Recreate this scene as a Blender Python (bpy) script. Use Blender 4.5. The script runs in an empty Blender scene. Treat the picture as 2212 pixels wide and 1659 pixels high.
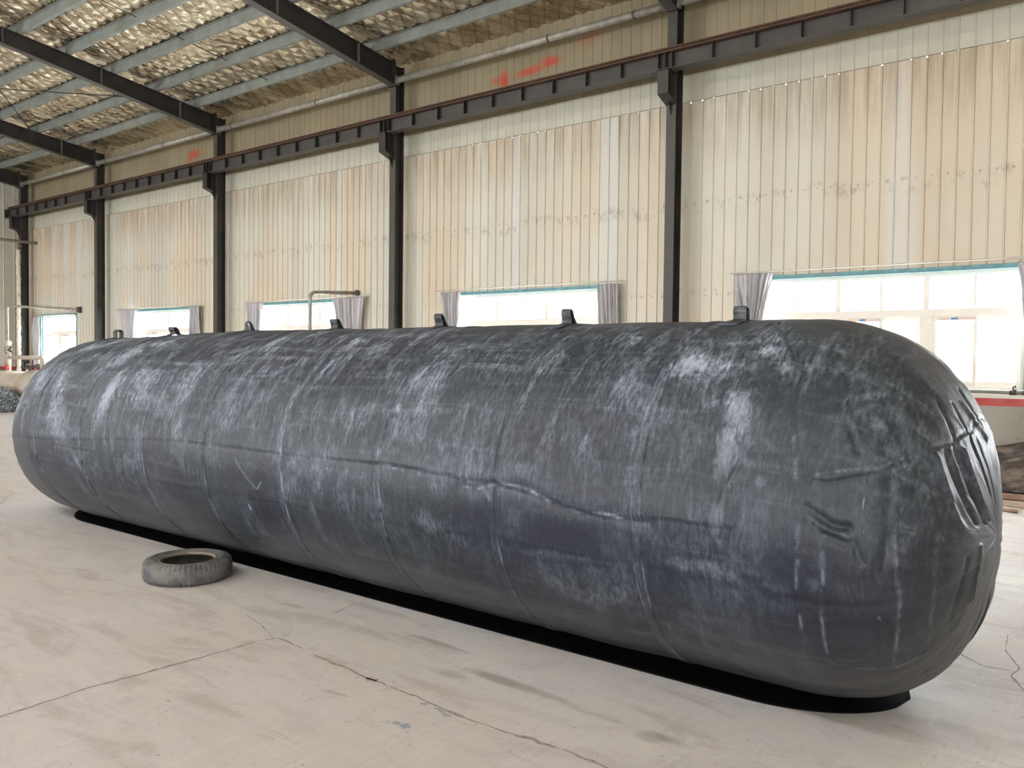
import bpy, math, random
import numpy as np
from mathutils import Vector, Matrix

rnd = random.Random(11)
C = bpy.context.scene.collection
R = math.radians

# ------------------------------------------------------------------ noise (numpy)
def sstep(x, a, b):
    t = np.clip((x - a) / (b - a), 0, 1)
    return t * t * (3 - 2 * t)
def vnoise(x, y, seed=0):
    g = np.random.default_rng(seed).random((256, 256))
    x = np.asarray(x, float); y = np.asarray(y, float)
    xi = np.floor(x).astype(int); yi = np.floor(y).astype(int)
    fx = x - xi; fy = y - yi
    fx = fx * fx * (3 - 2 * fx); fy = fy * fy * (3 - 2 * fy)
    a = g[xi % 256, yi % 256]; b = g[(xi + 1) % 256, yi % 256]
    c = g[xi % 256, (yi + 1) % 256]; d = g[(xi + 1) % 256, (yi + 1) % 256]
    return (a * (1 - fx) + b * fx) * (1 - fy) + (c * (1 - fx) + d * fx) * fy
def fbm(x, y, seed=0, octv=4):
    s = 0; a = .5; t = 0
    for k in range(octv):
        s = s + a * vnoise(x * 2 ** k, y * 2 ** k, seed + k); t += a; a *= .5
    return s / t

# ------------------------------------------------------------------ mesh helpers
class MB:
    def __init__(self):
        self.v = []; self.f = []; self.mi = []
    def add(self, vs, fs, mi=0):
        o = len(self.v); self.v += [tuple(p) for p in vs]
        self.f += [tuple(i + o for i in f) for f in fs]; self.mi += [mi] * len(fs)
        return self
    def box(self, x0, x1, y0, y1, z0, z1, mi=0):
        vs = [(x0, y0, z0), (x1, y0, z0), (x1, y1, z0), (x0, y1, z0), (x0, y0, z1), (x1, y0, z1), (x1, y1, z1), (x0, y1, z1)]
        return self.add(vs, [(0, 3, 2, 1), (4, 5, 6, 7), (0, 1, 5, 4), (1, 2, 6, 5), (2, 3, 7, 6), (3, 0, 4, 7)], mi)
    def prism(self, poly, axis, a, b, mi=0):
        """poly in the plane perpendicular to axis ('x': (y,z)), swept from a to b"""
        n = len(poly)
        def P(p, t):
            return (t, p[0], p[1]) if axis == 'x' else ((p[0], t, p[1]) if axis == 'y' else (p[0], p[1], t))
        vs = [P(p, a) for p in poly] + [P(p, b) for p in poly]
        fs = [tuple(range(n - 1, -1, -1)), tuple(range(n, 2 * n))] + [(i, (i + 1) % n, n + (i + 1) % n, n + i) for i in range(n)]
        return self.add(vs, fs, mi)
    def tube(self, pts, r, n=12, cap=True, mi=0):
        pts = [Vector(p) for p in pts]; rs = r if isinstance(r, (list, tuple)) else [r] * len(pts)
        vs = []; fs = []; prev = None
        for i, p in enumerate(pts):
            d = (pts[min(i + 1, len(pts) - 1)] - pts[max(i - 1, 0)]).normalized()
            if prev is None:
                a = d.cross(Vector((0, 0, 1)))
                if a.length < .01: a = d.cross(Vector((0, 1, 0)))
            else:
                a = prev - d * prev.dot(d)
            a.normalize(); prev = a; b = d.cross(a)
            for k in range(n):
                t = 2 * math.pi * k / n
                vs.append(p + (a * math.cos(t) + b * math.sin(t)) * rs[i])
        m = len(pts)
        for i in range(m - 1):
            for k in range(n):
                fs.append((i * n + k, i * n + (k + 1) % n, (i + 1) * n + (k + 1) % n, (i + 1) * n + k))
        if cap:
            fs.append(tuple(range(n - 1, -1, -1))); fs.append(tuple((m - 1) * n + k for k in range(n)))
        return self.add(vs, fs, mi)
    def lathe(self, prof, n=48, origin=(0, 0, 0), axis='z', mi=0, closed=False):
        vs = []; fs = []; m = len(prof); ox, oy, oz = origin
        for k in range(n):
            t = 2 * math.pi * k / n; c, s = math.cos(t), math.sin(t)
            for r, h in prof:
                if axis == 'z': vs.append((ox + r * c, oy + r * s, oz + h))
                elif axis == 'x': vs.append((ox + h, oy + r * c, oz + r * s))
                else: vs.append((ox + r * c, oy + h, oz + r * s))
        for k in range(n):
            k2 = (k + 1) % n
            for i in range(m if closed else m - 1):
                j = (i + 1) % m
                fs.append((k * m + i, k2 * m + i, k2 * m + j, k * m + j))
        return self.add(vs, fs, mi)
    def build(self, name, mats, parent=None, smooth=False, loc=None):
        me = bpy.data.meshes.new(name); me.from_pydata([tuple(p) for p in self.v], [], self.f); me.update()
        o = bpy.data.objects.new(name, me); C.objects.link(o)
        for m in (mats if isinstance(mats, (list, tuple)) else [mats]): me.materials.append(m)
        if isinstance(mats, (list, tuple)) and len(mats) > 1: me.polygons.foreach_set('material_index', self.mi)
        if smooth:
            me.polygons.foreach_set('use_smooth', [True] * len(me.polygons))
        if parent is not None:
            o.parent = parent
            o.matrix_parent_inverse = Matrix.Translation(-Vector(parent.location))
        if loc: o.location = loc
        return o
def grid_obj(name, X, Y, Z, mat, parent=None, attrs=None, wrap_v=False, uv=None):
    """smooth grid mesh from 2-D arrays"""
    n, m = X.shape
    co = np.stack([X, Y, Z], -1).reshape(-1, 3)
    i = np.arange(n - 1)[:, None]; j = np.arange(m if wrap_v else m - 1)[None, :]
    j2 = (j + 1) % m
    q = np.stack([i * m + j, i * m + j2, (i + 1) * m + j2, (i + 1) * m + j], -1).reshape(-1, 4)
    me = bpy.data.meshes.new(name)
    me.vertices.add(len(co)); me.vertices.foreach_set('co', co.ravel())
    me.loops.add(q.size); me.loops.foreach_set('vertex_index', q.ravel())
    me.polygons.add(len(q)); me.polygons.foreach_set('loop_start', np.arange(0, q.size, 4)); me.polygons.foreach_set('loop_total', np.full(len(q), 4))
    me.polygons.foreach_set('use_smooth', np.ones(len(q), bool))
    me.update(calc_edges=True)
    if attrs:
        for k, a in attrs.items():
            at = me.attributes.new(k, 'FLOAT', 'POINT'); at.data.foreach_set('value', np.asarray(a, float).ravel())
    if uv is not None:
        at = me.attributes.new('flat', 'FLOAT_VECTOR', 'POINT')
        at.data.foreach_set('vector', np.stack([uv[0], uv[1], 0 * uv[0]], -1).ravel())
    me.validate()
    o = bpy.data.objects.new(name, me); C.objects.link(o); me.materials.append(mat)
    if parent is not None:
        o.parent = parent; o.matrix_parent_inverse = Matrix.Translation(-Vector(parent.location))
    return o
def thing(name, label, cat, loc, group=None):
    o = bpy.data.objects.new(name, None); C.objects.link(o); o.location = loc; o.empty_display_size = .1
    return tag(o, label, cat, group)
def tag(o, label, cat, group=None, kind=None):
    o['label'] = label; o['category'] = cat
    if group: o['group'] = group
    if kind: o['kind'] = kind
    return o
def struct(o):
    o['kind'] = 'structure'; return o
def bevel(o, w=.004, seg=2):
    m = o.modifiers.new('bevel', 'BEVEL'); m.width = w; m.segments = seg; m.limit_method = 'ANGLE'; return o
def copy_tree(root, loc):
    """a thing and copies of its parts and their sub-parts"""
    r = root.copy(); C.objects.link(r); r.location = loc
    for ch in list(root.children):
        c = ch.copy(); C.objects.link(c); c.parent = r
        for g in list(ch.children):
            d = g.copy(); C.objects.link(d); d.parent = c
    return r

# ------------------------------------------------------------------ material helpers
class M:
    def __init__(self, name, color=(.5, .5, .5), rough=.6, metal=0.0, spec=.5):
        self.m = bpy.data.materials.new(name); self.m.use_nodes = True
        self.t = self.m.node_tree; self.N = self.t.nodes; self.L = self.t.links
        self.b = self.N['Principled BSDF']
        self.b.inputs['Base Color'].default_value = (*color, 1); self.b.inputs['Roughness'].default_value = rough
        self.b.inputs['Metallic'].default_value = metal; self.b.inputs['Specular IOR Level'].default_value = spec
        self._h = None
    def put(self, sock, v):
        if v is None: return
        if isinstance(v, bpy.types.NodeSocket): self.L.new(v, sock)
        elif isinstance(v, (tuple, list)) and sock.type == 'RGBA' and len(v) == 3: sock.default_value = (*v, 1)
        else: sock.default_value = v
    def coord(self, kind='Object'):
        n = self.N.new('ShaderNodeTexCoord'); return n.outputs[kind]
    def attr(self, name, out='Fac'):
        n = self.N.new('ShaderNodeAttribute'); n.attribute_name = name; return n.outputs[out]
    def map(self, v, scale=(1, 1, 1), loc=(0, 0, 0), rot=(0, 0, 0)):
        n = self.N.new('ShaderNodeMapping'); self.L.new(v, n.inputs[0])
        n.inputs['Scale'].default_value = scale; n.inputs['Location'].default_value = loc; n.inputs['Rotation'].default_value = rot
        return n.outputs[0]
    def noise(self, v, scale=5, detail=4, rough=.5, dist=0.0, col=False):
        n = self.N.new('ShaderNodeTexNoise'); self.L.new(v, n.inputs['Vector'])
        n.inputs['Scale'].default_value = scale; n.inputs['Detail'].default_value = detail
        n.inputs['Roughness'].default_value = rough; n.inputs['Distortion'].default_value = dist
        return n.outputs['Color' if col else 'Fac']
    def voro(self, v, scale=5, feature='F1', out='Distance'):
        n = self.N.new('ShaderNodeTexVoronoi'); self.L.new(v, n.inputs['Vector']); n.feature = feature
        n.inputs['Scale'].default_value = scale; return n.outputs[out]
    def ramp(self, f, a, b, lo=0.0, hi=1.0, smooth=True):
        n = self.N.new('ShaderNodeMapRange'); n.interpolation_type = 'SMOOTHSTEP' if smooth else 'LINEAR'
        self.put(n.inputs['Value'], f)
        n.inputs['From Min'].default_value = a; n.inputs['From Max'].default_value = b
        n.inputs['To Min'].default_value = lo; n.inputs['To Max'].default_value = hi
        return n.outputs['Result']
    def math(self, op, a, b=0.0, clamp=False):
        n = self.N.new('ShaderNodeMath'); n.operation = op; n.use_clamp = clamp
        self.put(n.inputs[0], a); self.put(n.inputs[1], b); return n.outputs[0]
    def mul(self, a, b): return self.math('MULTIPLY', a, b)
    def add(self, a, b, clamp=False): return self.math('ADD', a, b, clamp)
    def mix(self, f, a, b):
        n = self.N.new('ShaderNodeMix'); n.data_type = 'RGBA'
        self.put(n.inputs[0], f); self.put(n.inputs[6], a); self.put(n.inputs[7], b); return n.outputs[2]
    def xyz(self, v):
        n = self.N.new('ShaderNodeSeparateXYZ'); self.L.new(v, n.inputs[0]); return n.outputs
    def bump(self, h, strength=.3, dist=.01):
        n = self.N.new('ShaderNodeBump'); n.inputs['Strength'].default_value = strength; n.inputs['Distance'].default_value = dist
        self.L.new(h, n.inputs['Height'])
        if self._h: self.L.new(self._h, n.inputs['Normal'])
        self._h = n.outputs[0]; self.L.new(self._h, self.b.inputs['Normal']); return self
    def color(self, v): self.put(self.b.inputs['Base Color'], v); return self
    def rough(self, v): self.put(self.b.inputs['Roughness'], v); return self

def simple(name, color, rough=.5, metal=0.0, var=.15, scale=8, bump=.0, dirt=None):
    k = M(name, color, rough, metal); co = k.coord()
    n = k.noise(co, scale, 5, .6)
    dk = tuple(c * (1 - var) for c in color); lt = tuple(min(1, c * (1 + var)) for c in color)
    col = k.mix(k.ramp(n, .3, .7), dk, lt)
    if dirt:
        n2 = k.noise(co, scale * .4, 6, .65); col = k.mix(k.ramp(n2, .5, .72), col, dirt)
    k.color(col); k.rough(k.ramp(n, .2, .8, rough * .85, min(1, rough * 1.15)))
    if bump: k.bump(k.noise(co, scale * 6, 4, .6), bump, .004)
    return k.m
XL,XR=-8.162,-1.3
def cap_table(R_,a,p,n=400):
    u=np.linspace(0,np.pi/2,n)**1.0
    s=a*np.sin(u)**(2/p); r=R_*np.cos(u)**(2/p)
    arc=np.concatenate([[0],np.cumsum(np.hypot(np.diff(s),np.diff(r)))])
    return s,r,arc
CR=cap_table(.905,.789,2.476); CL=cap_table(.881,1.195,2.517)
SR=XR+CR[2][-1]; SL=XL-CL[2][-1]
def bag_point(S,T,dr=0.0):
    """point of the bag: S runs along the profile in metres, T is the angle (radians, 0 = front, pi/2 = top)"""
    S=np.asarray(S,float);T=np.asarray(T,float)
    tr=np.clip(S-XR,0,None);tl=np.clip(XL-S,0,None)
    w=sstep(S,XL,-6.0)
    Rm=.881+.024*w;Yc=4.195+.02*w+.013*sstep(S,-3,XR);zc=.882+.024*w+.003*sstep(S,-3,XR)
    x=np.clip(S,XL,XR);r=Rm.copy()
    sr=np.interp(tr,CR[2],CR[0]);rr=np.interp(tr,CR[2],CR[1]);qr=sr/.789
    sl=np.interp(tl,CL[2],CL[0]);rl=np.interp(tl,CL[2],CL[1]);ql=sl/1.195
    x=x+sr-sl
    r=np.where(tr>0,rr,r);r=np.where(tl>0,rl,r)
    by=.215*qr-.292*ql;bz=-.016*qr-.014*ql
    Yc=Yc-.027*qr**2-.209*ql**2;zc=zc-.054*qr**2-.173*ql**2
    # outward direction of the profile for the displacement
    nx=np.where(tr>0,qr**3,0)-np.where(tl>0,ql**3,0);nr=np.sqrt(np.clip(1-nx*nx,0,1))
    x=x+dr*nx;r=r+dr*nr
    y=Yc-r*(1+by)*np.cos(T);z=zc+r*(1+bz)*np.sin(T)
    return x,y,z
# stains on the floor: cx, cy, rx, ry, rotation, strength ; cracks: points, width
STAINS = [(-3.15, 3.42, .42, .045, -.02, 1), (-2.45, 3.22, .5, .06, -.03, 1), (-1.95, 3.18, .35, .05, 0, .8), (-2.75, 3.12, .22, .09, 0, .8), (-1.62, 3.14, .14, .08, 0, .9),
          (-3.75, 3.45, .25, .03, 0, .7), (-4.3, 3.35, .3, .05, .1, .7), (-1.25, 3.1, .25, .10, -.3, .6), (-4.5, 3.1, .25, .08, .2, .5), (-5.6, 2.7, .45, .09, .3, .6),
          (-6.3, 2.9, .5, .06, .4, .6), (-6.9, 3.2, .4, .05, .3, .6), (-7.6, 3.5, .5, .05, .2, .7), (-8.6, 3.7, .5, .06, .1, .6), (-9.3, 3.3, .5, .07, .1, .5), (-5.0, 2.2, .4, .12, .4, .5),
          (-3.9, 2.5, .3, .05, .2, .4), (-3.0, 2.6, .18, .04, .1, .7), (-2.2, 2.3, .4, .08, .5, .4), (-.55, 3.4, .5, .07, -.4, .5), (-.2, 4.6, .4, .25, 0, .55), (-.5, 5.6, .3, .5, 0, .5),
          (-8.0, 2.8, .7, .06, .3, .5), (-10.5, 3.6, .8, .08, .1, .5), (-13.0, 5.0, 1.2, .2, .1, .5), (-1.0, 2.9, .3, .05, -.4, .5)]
BLUES = [(-2.5, 2.765, .11, .016, -.25, 1), (-2.63, 2.77, .04, .010, 0, .9), (-2.55, 2.55, .12, .035, .1, .75), (-2.42, 3.235, .03, .010, 0, .9), (-2.45, 2.72, .10, .012, -.5, .7)]
CRACKS = [([(-4.02, .9), (-3.97, 1.476), (-4.0, 1.9), (-3.955, 2.4), (-3.93, 2.82)], .011),
          ([(-3.93, 2.82), (-3.90, 2.87), (-3.892, 2.905)], .013), ([(-3.89, 2.93), (-3.885, 3.0)], .010),
          ([(-3.892, 2.905), (-3.78, 2.90), (-3.633, 2.884)], .016),
          ([(-3.53, 2.862), (-3.3, 2.845), (-3.076, 2.828), (-2.9, 2.815)], .019), ([(-3.06, 2.826), (-3.03, 2.816), (-2.99, 2.812)], .05),
          ([(-2.9, 2.815), (-2.706, 2.812), (-2.5, 2.785), (-2.324, 2.775), (-2.1, 2.79)], .015), ([(-2.1, 2.79), (-1.98, 2.80), (-1.90, 2.796)], .026),
          ([(-1.87, 2.803), (-1.72, 2.79), (-1.6, 2.78), (-1.0, 2.75), (.4, 2.74)], .020),
          ([(-4.4, 3.05), (-4.15, 2.98), (-3.93, 2.90)], .006), ([(-3.99, 3.77), (-4.05, 3.6), (-4.0, 3.4)], .006),
          ([(-.25, 4.60), (-.44, 4.75), (-.52, 4.93), (-.50, 5.08), (-.60, 5.38)], .010), ([(-.50, 5.02), (-.66, 5.0), (-.80, 5.15)], .007), ([(-.60, 5.38), (-.62, 5.7)], .006),
          ([(-.42, 4.35), (-.38, 4.47), (-.30, 4.44)], .008), ([(-11.5, 7.0), (-10.6, 6.4)], .03), ([(-10.1, 3.9), (-9.2, 3.4)], .012), ([(-8.5, 2.6), (-7.9, 2.35)], .012), ([(-7.9, 2.35), (-7.7, 2.2)], .02),
          ([(-5.9, 2.9), (-5.1, 2.95), (-4.6, 3.0)], .005), ([(-10.0, 2.0), (-8.9, 2.3)], .010)]
# chalk dust on the bag: along (m), round (deg), half length, half girth, strength, tilt
DUST = [(-7.55, 10, .22, .35, .85, .3), (-6.8, 25, .16, .45, .9, -.1), (-6.95, 50, .22, .35, .8, .1), (-7.15, -15, .3, .25, .6, .2), (-7.75, 35, .2, .4, .6, 0), (-6.7, 62, .3, .12, .7, 0), (-8.3, 15, .15, .5, .6, 0), (-7.9, 62, .35, .2, .5, 0),
        (-7.3, -35, .35, .18, .5, .2), (-6.5, -25, .3, .25, .4, 0), (-1.41, 32, .07, .12, 1.0, .2), (-1.43, 20, .07, .16, .95, 0), (-1.55, 36, .10, .10, .6, 0), (-1.44, 1, .05, .12, .75, 0), (-1.40, 10, .06, .10, .6, 0),
        (-1.73, 48, .12, .10, .85, .5), (-1.68, 30, .10, .12, .5, 0), (-2.16, 60, .25, .14, .6, 0), (-2.4, 50, .3, .1, .4, 0), (-1.26, 13, .05, .05, .8, 0), (-4.27, 43, .05, .25, .6, 0), (-4.25, 62, .08, .2, .7, .3), (-3.3, 56, .3, .14, .55, 0),
        (-3.12, -13, .16, .09, .95, -.3), (-2.95, -17, .15, .08, .7, -.3), (-3.65, 12, .08, .10, .6, 0), (-2.9, 12, .22, .06, .45, 0), (-2.45, 9, .08, .08, .75, 0), (-2.55, 14, .05, .06, .5, 0), (-2.3, 36, .12, .14, .5, 0), (-2.42, 20, .22, .12, .4, 0),
        (-1.35, 54, .10, .07, .75, -.4), (-1.27, 47, .08, .05, .7, -.4), (-1.36, 62, .07, .06, .55, 0), (-1.15, 50, .05, .1, .4, 0), (-.82, 36, .05, .05, .85, 0), (-.75, 30, .06, .05, .8, 0), (-.60, 22, .07, .10, .65, .3), (-.55, 12, .06, .12, .6, 0),
        (-.62, 5, .05, .08, .55, 0), (-.56, 50, .08, .10, .6, .5), (-.63, 42, .08, .05, .5, .5), (-1.02, 3, .05, .06, .6, 0), (-1.5, -12, .35, .05, .75, .06), (-1.2, -15, .2, .04, .6, .1), (-2.3, -10, .5, .03, .4, .08), (-1.02, -12, .04, .05, .9, 0),
        (-.85, -10, .06, .06, .5, 0), (-.70, -18, .03, .15, .6, 0), (-.9, -28, .1, .08, .4, 0), (-1.65, -33, .05, .10, .6, 0), (-1.75, 16, .08, .2, .45, 0), (-5.2, 10, .10, .08, .55, 0), (-5.6, 12, .15, .2, .35, 0), (-4.2, 4.2, .25, .045, .5, .02),
        (-3.95, 1, .3, .04, .45, .02), (-5.35, 4, .25, .04, .5, 0), (-4.5, -20, .5, .2, .35, 0), (-5.6, -30, .6, .2, .4, 0), (-3.6, -30, .3, .15, .4, 0), (-5.9, 68, .4, .12, .4, 0), (-4.9, 50, .2, .15, .4, 0), (-2.0, 20, .2, .2, .35, 0),
        (-1.12, 62, .08, .06, .4, 0), (-.86, 66, .12, .05, .4, 0), (-.4, 20, .1, .3, .4, 0), (-.35, -10, .1, .3, .4, 0), (-1.85, 66, .05, .2, .6, .2), (-1.95, -30, .3, .08, .35, 0)]
SKY_STRENGTH = 20.0
EXPOSURE = 0.38
# ================================================================== materials
def mat_wall(name, c0, c1, lower):
    k = M(name, c0, .42, 0, .5); co = k.coord(); x, y, z = k.xyz(co)
    streak = k.noise(k.map(co, (7, 7, .35)), 1, 5, .6)
    broad = k.noise(k.map(co, (.55, .55, .22)), 1, 3, .5)
    panel = k.noise(k.map(co, (1.1, 0, 0)), 1, 2, .5)
    col = k.mix(k.ramp(panel, .38, .62), c0, c1)
    if lower:
        col = k.mix(k.mul(k.ramp(broad, .45, .62), .55), col, (.66, .515, .37))           # warm water stain
        col = k.mix(k.mul(k.ramp(streak, .5, .75), .35), col, (.60, .585, .55))
        top = k.mul(k.ramp(z, 4.3, 5.45), k.ramp(k.noise(k.map(co, (9, 9, .8)), 1, 5, .65), .3, .7))
        col = k.mix(k.mul(top, .75), col, (.34, .26, .165))                               # brown grime below the lap
        clean = k.ramp(k.noise(k.map(co, (1.6, 1.6, .05), (3, 0, 0)), 1, 2, .5), .6, .68)
        col = k.mix(k.mul(clean, .5), col, (.66, .68, .66))
        # sooty smudges under the screw rows
        zz = k.add(z, k.mul(k.add(k.noise(k.map(co, (1.5, 0, 0)), 1, 2), -.5), .35))
        for zc, w, a in ((3.93, .13, .8), (2.66, .06, .5)):
            band = k.mul(k.ramp(zz, zc - w * 1.4, zc - w * .2), k.ramp(zz, zc + w * .2, zc + w, 1, 0))
            blot = k.ramp(k.noise(k.map(co, (11, 11, 7)), 1, 4, .65), .48, .72)
            col = k.mix(k.mul(k.mul(band, blot), a), col, (.33, .28, .23))
    else:
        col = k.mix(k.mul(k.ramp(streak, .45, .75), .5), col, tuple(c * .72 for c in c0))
        # sprayed red marks: (x, z, half width, half height, slope, strength)
        sp = None
        nz = k.noise(k.map(co, (5, 5, 9)), 1, 4, .6)
        for (sx, sz, wx, wz, sl, st) in ((-9.1, 6.50, .13, .20, 0, 1.0), (-8.5, 6.55, .45, .085, .08, .9), (-8.12, 6.62, .30, .11, 0, 1.0),
                                         (-9.28, 6.52, .12, .08, 0, .8), (-7.3, 6.86, .38, .16, .25, .28), (-18.8, 6.58, .30, .13, 0, 1.0), (-19.0, 6.50, .14, .12, 0, .8)):
            dx = k.math('DIVIDE', k.add(x, -sx), wx)
            dz = k.math('DIVIDE', k.add(k.add(z, -sz), k.mul(k.add(x, -sx), -sl)), wz)
            d = k.math('SQRT', k.add(k.mul(dx, dx), k.mul(dz, dz)))
            d = k.add(d, k.mul(k.add(nz, -.5), .7))
            f = k.mul(k.ramp(d, .15, 1.25, 1, 0), st)
            sp = f if sp is None else k.math('MAXIMUM', sp, f)
        col = k.mix(k.mul(sp, .85), col, (.52, .045, .02))
    k.color(col)
    k.rough(k.ramp(streak, .3, .7, .34, .5))
    k.bump(k.noise(k.map(co, (3, 3, 1.2)), 1, 3, .5), .25, .02)
    return k.m
m_wall_low = mat_wall('cream_cladding', (.65, .625, .525), (.58, .55, .455), True)
m_wall_up = mat_wall('dim_upper_cladding', (.31, .262, .165), (.275, .23, .145), False)  # darker own tone, plus the dim light up there put into the colour
m_wall_strip = mat_wall('pale_cladding', (.57, .555, .46), (.55, .53, .435), False)

def mat_foil():
    k = M('golden_foil', (.8, .7, .52), .3, .93, .5); co = k.coord()
    n = k.noise(k.map(co, (3.5, 1.2, 1)), 1, 4, .5); n2 = k.noise(k.map(co, (.35, .5, 1)), 1, 3, .5)
    col = k.mix(k.ramp(n, .35, .68), (.45, .36, .24), (.79, .70, .53))
    col = k.mix(k.mul(k.ramp(n2, .5, .75), .5), col, (.43, .335, .22))
    wire = k.attr('wire')
    col = k.mix(k.mul(wire, .6), col, (.22, .17, .11))
    k.color(col); k.rough(k.ramp(n, .3, .7, .20, .36))
    k.bump(k.noise(k.map(co, (17, 4.0, 1), (0, 0, 0), (0, 0, R(-10))), 1, 3, .5, .8), .7, .04)
    return k.m
m_foil = mat_foil()

m_stiff = simple('pale_stiffener_paint', (.13, .125, .11), .5, 0, .2, 5)
m_flange_lit = simple('lit_flange_paint', (.065, .058, .052), .5, 0, .2, 3)  # lighter copy of the dark steel: light on these faces put into colour
m_web = simple('girder_web_paint', (.062, .056, .050), .5, 0, .25, 2, .05, dirt=(.04, .042, .042))
m_steel = simple('dark_steel_paint', (.030, .027, .025), .42, 0, .25, 3, .05, dirt=(.055, .045, .037))
m_rust = simple('rusty_steel', (.085, .040, .024), .7, 0, .35, 7, .2, dirt=(.035, .024, .02))
m_steel_rust = simple('rust_tinged_steel', (.042, .034, .030), .5, 0, .3, 3, .08, dirt=(.075, .042, .03))
m_galv = simple('galvanised_steel', (.27, .29, .265), .45, .2, .15, 4, .05, dirt=(.20, .205, .175))
m_pipe = simple('weathered_pipe', (.36, .34, .29), .5, .3, .2, 9, .05, dirt=(.24, .21, .17))
m_rod = simple('white_curtain_rod', (.70, .66, .58), .4, 0, .08, 9)
m_frame = simple('cream_window_frame', (.88, .82, .74), .35, 0, .04, 5)
m_sash = simple('pinkish_sash_film', (.74, .58, .50), .4, 0, .1, 14)
m_teal = simple('teal_flashing', (.13, .30, .33), .45, 0, .2, 10, dirt=(.2, .27, .27))
m_film = simple('blue_film_tag', (.08, .26, .55), .4)
m_ledge = simple('white_ledge', (.80, .77, .72), .6, 0, .05, 6)
m_red = simple('red_wall_band', (.60, .085, .085), .6, 0, .1, 6, 0, dirt=(.5, .16, .15))
m_insul = simple('lumpy_insulation', (.62, .58, .48), .8, 0, .12, 14, .3, dirt=(.42, .38, .28))
m_valve = simple('valve_iron', (.13, .10, .085), .55, .4, .3, 12)
m_black = simple('bracing_rod', (.02, .018, .015), .5)
m_wood = simple('weathered_timber', (.36, .24, .17), .75, 0, .2, 9, .2, dirt=(.22, .15, .11))
m_wood2 = simple('pale_timber', (.60, .50, .40), .75, 0, .12, 9, .2)
m_white_plastic = simple('torn_white_plastic', (.75, .76, .80), .5, 0, .15, 25)
m_vessel = simple('beige_vessel_paint', (.58, .50, .42), .6, 0, .12, 3, .06, dirt=(.42, .34, .27))
m_redpaint = simple('red_paint', (.60, .07, .06), .5)

def mat_dado():
    k = M('grey_plaster', (.42, .40, .36), .85); co = k.coord()
    n = k.noise(co, 1.2, 6, .65); s = k.noise(co, 9, 5, .7)
    col = k.mix(k.ramp(n, .3, .7), (.46, .44, .40), (.35, .325, .29))
    col = k.mix(k.ramp(s, .66, .74), col, (.15, .13, .11)); k.color(col); k.bump(s, .2, .01); return k.m
m_dado = mat_dado()

def mat_curtain():
    k = M('grey_curtain_cloth', (.40, .385, .39), .6, 0, .4); co = k.coord()
    n = k.noise(k.map(co, (6, 6, 1.5)), 1, 4, .6)
    k.color(k.mix(k.ramp(n, .35, .7), (.56, .55, .57), (.40, .38, .39)))
    k.b.inputs['Sheen Weight'].default_value = .2
    k.bump(k.noise(k.map(co, (30, 30, 5)), 1, 3), .3, .01); return k.m
m_curtain = mat_curtain()

def mat_glass():
    m = bpy.data.materials.new('window_glass'); m.use_nodes = True; t = m.node_tree; N = t.nodes; L = t.links
    N.remove(N['Principled BSDF']); out = N['Material Output']
    tr = N.new('ShaderNodeBsdfTransparent'); tr.inputs[0].default_value = (.96, .97, .97, 1)
    gl = N.new('ShaderNodeBsdfGlossy'); gl.inputs['Roughness'].default_value = .05
    lw = N.new('ShaderNodeLayerWeight'); fr = N.new('ShaderNodeMath'); fr.operation = 'POWER'; fr.inputs[1].default_value = 5; L.new(lw.outputs['Facing'], fr.inputs[0])
    fm = N.new('ShaderNodeMath'); fm.operation = 'MULTIPLY_ADD'; fm.inputs[1].default_value = .5; fm.inputs[2].default_value = .03; L.new(fr.outputs[0], fm.inputs[0])
    mx = N.new('ShaderNodeMixShader'); L.new(fm.outputs[0], mx.inputs[0]); L.new(tr.outputs[0], mx.inputs[1]); L.new(gl.outputs[0], mx.inputs[2])
    L.new(mx.outputs[0], out.inputs[0]); return m
m_glass = mat_glass()

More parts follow.
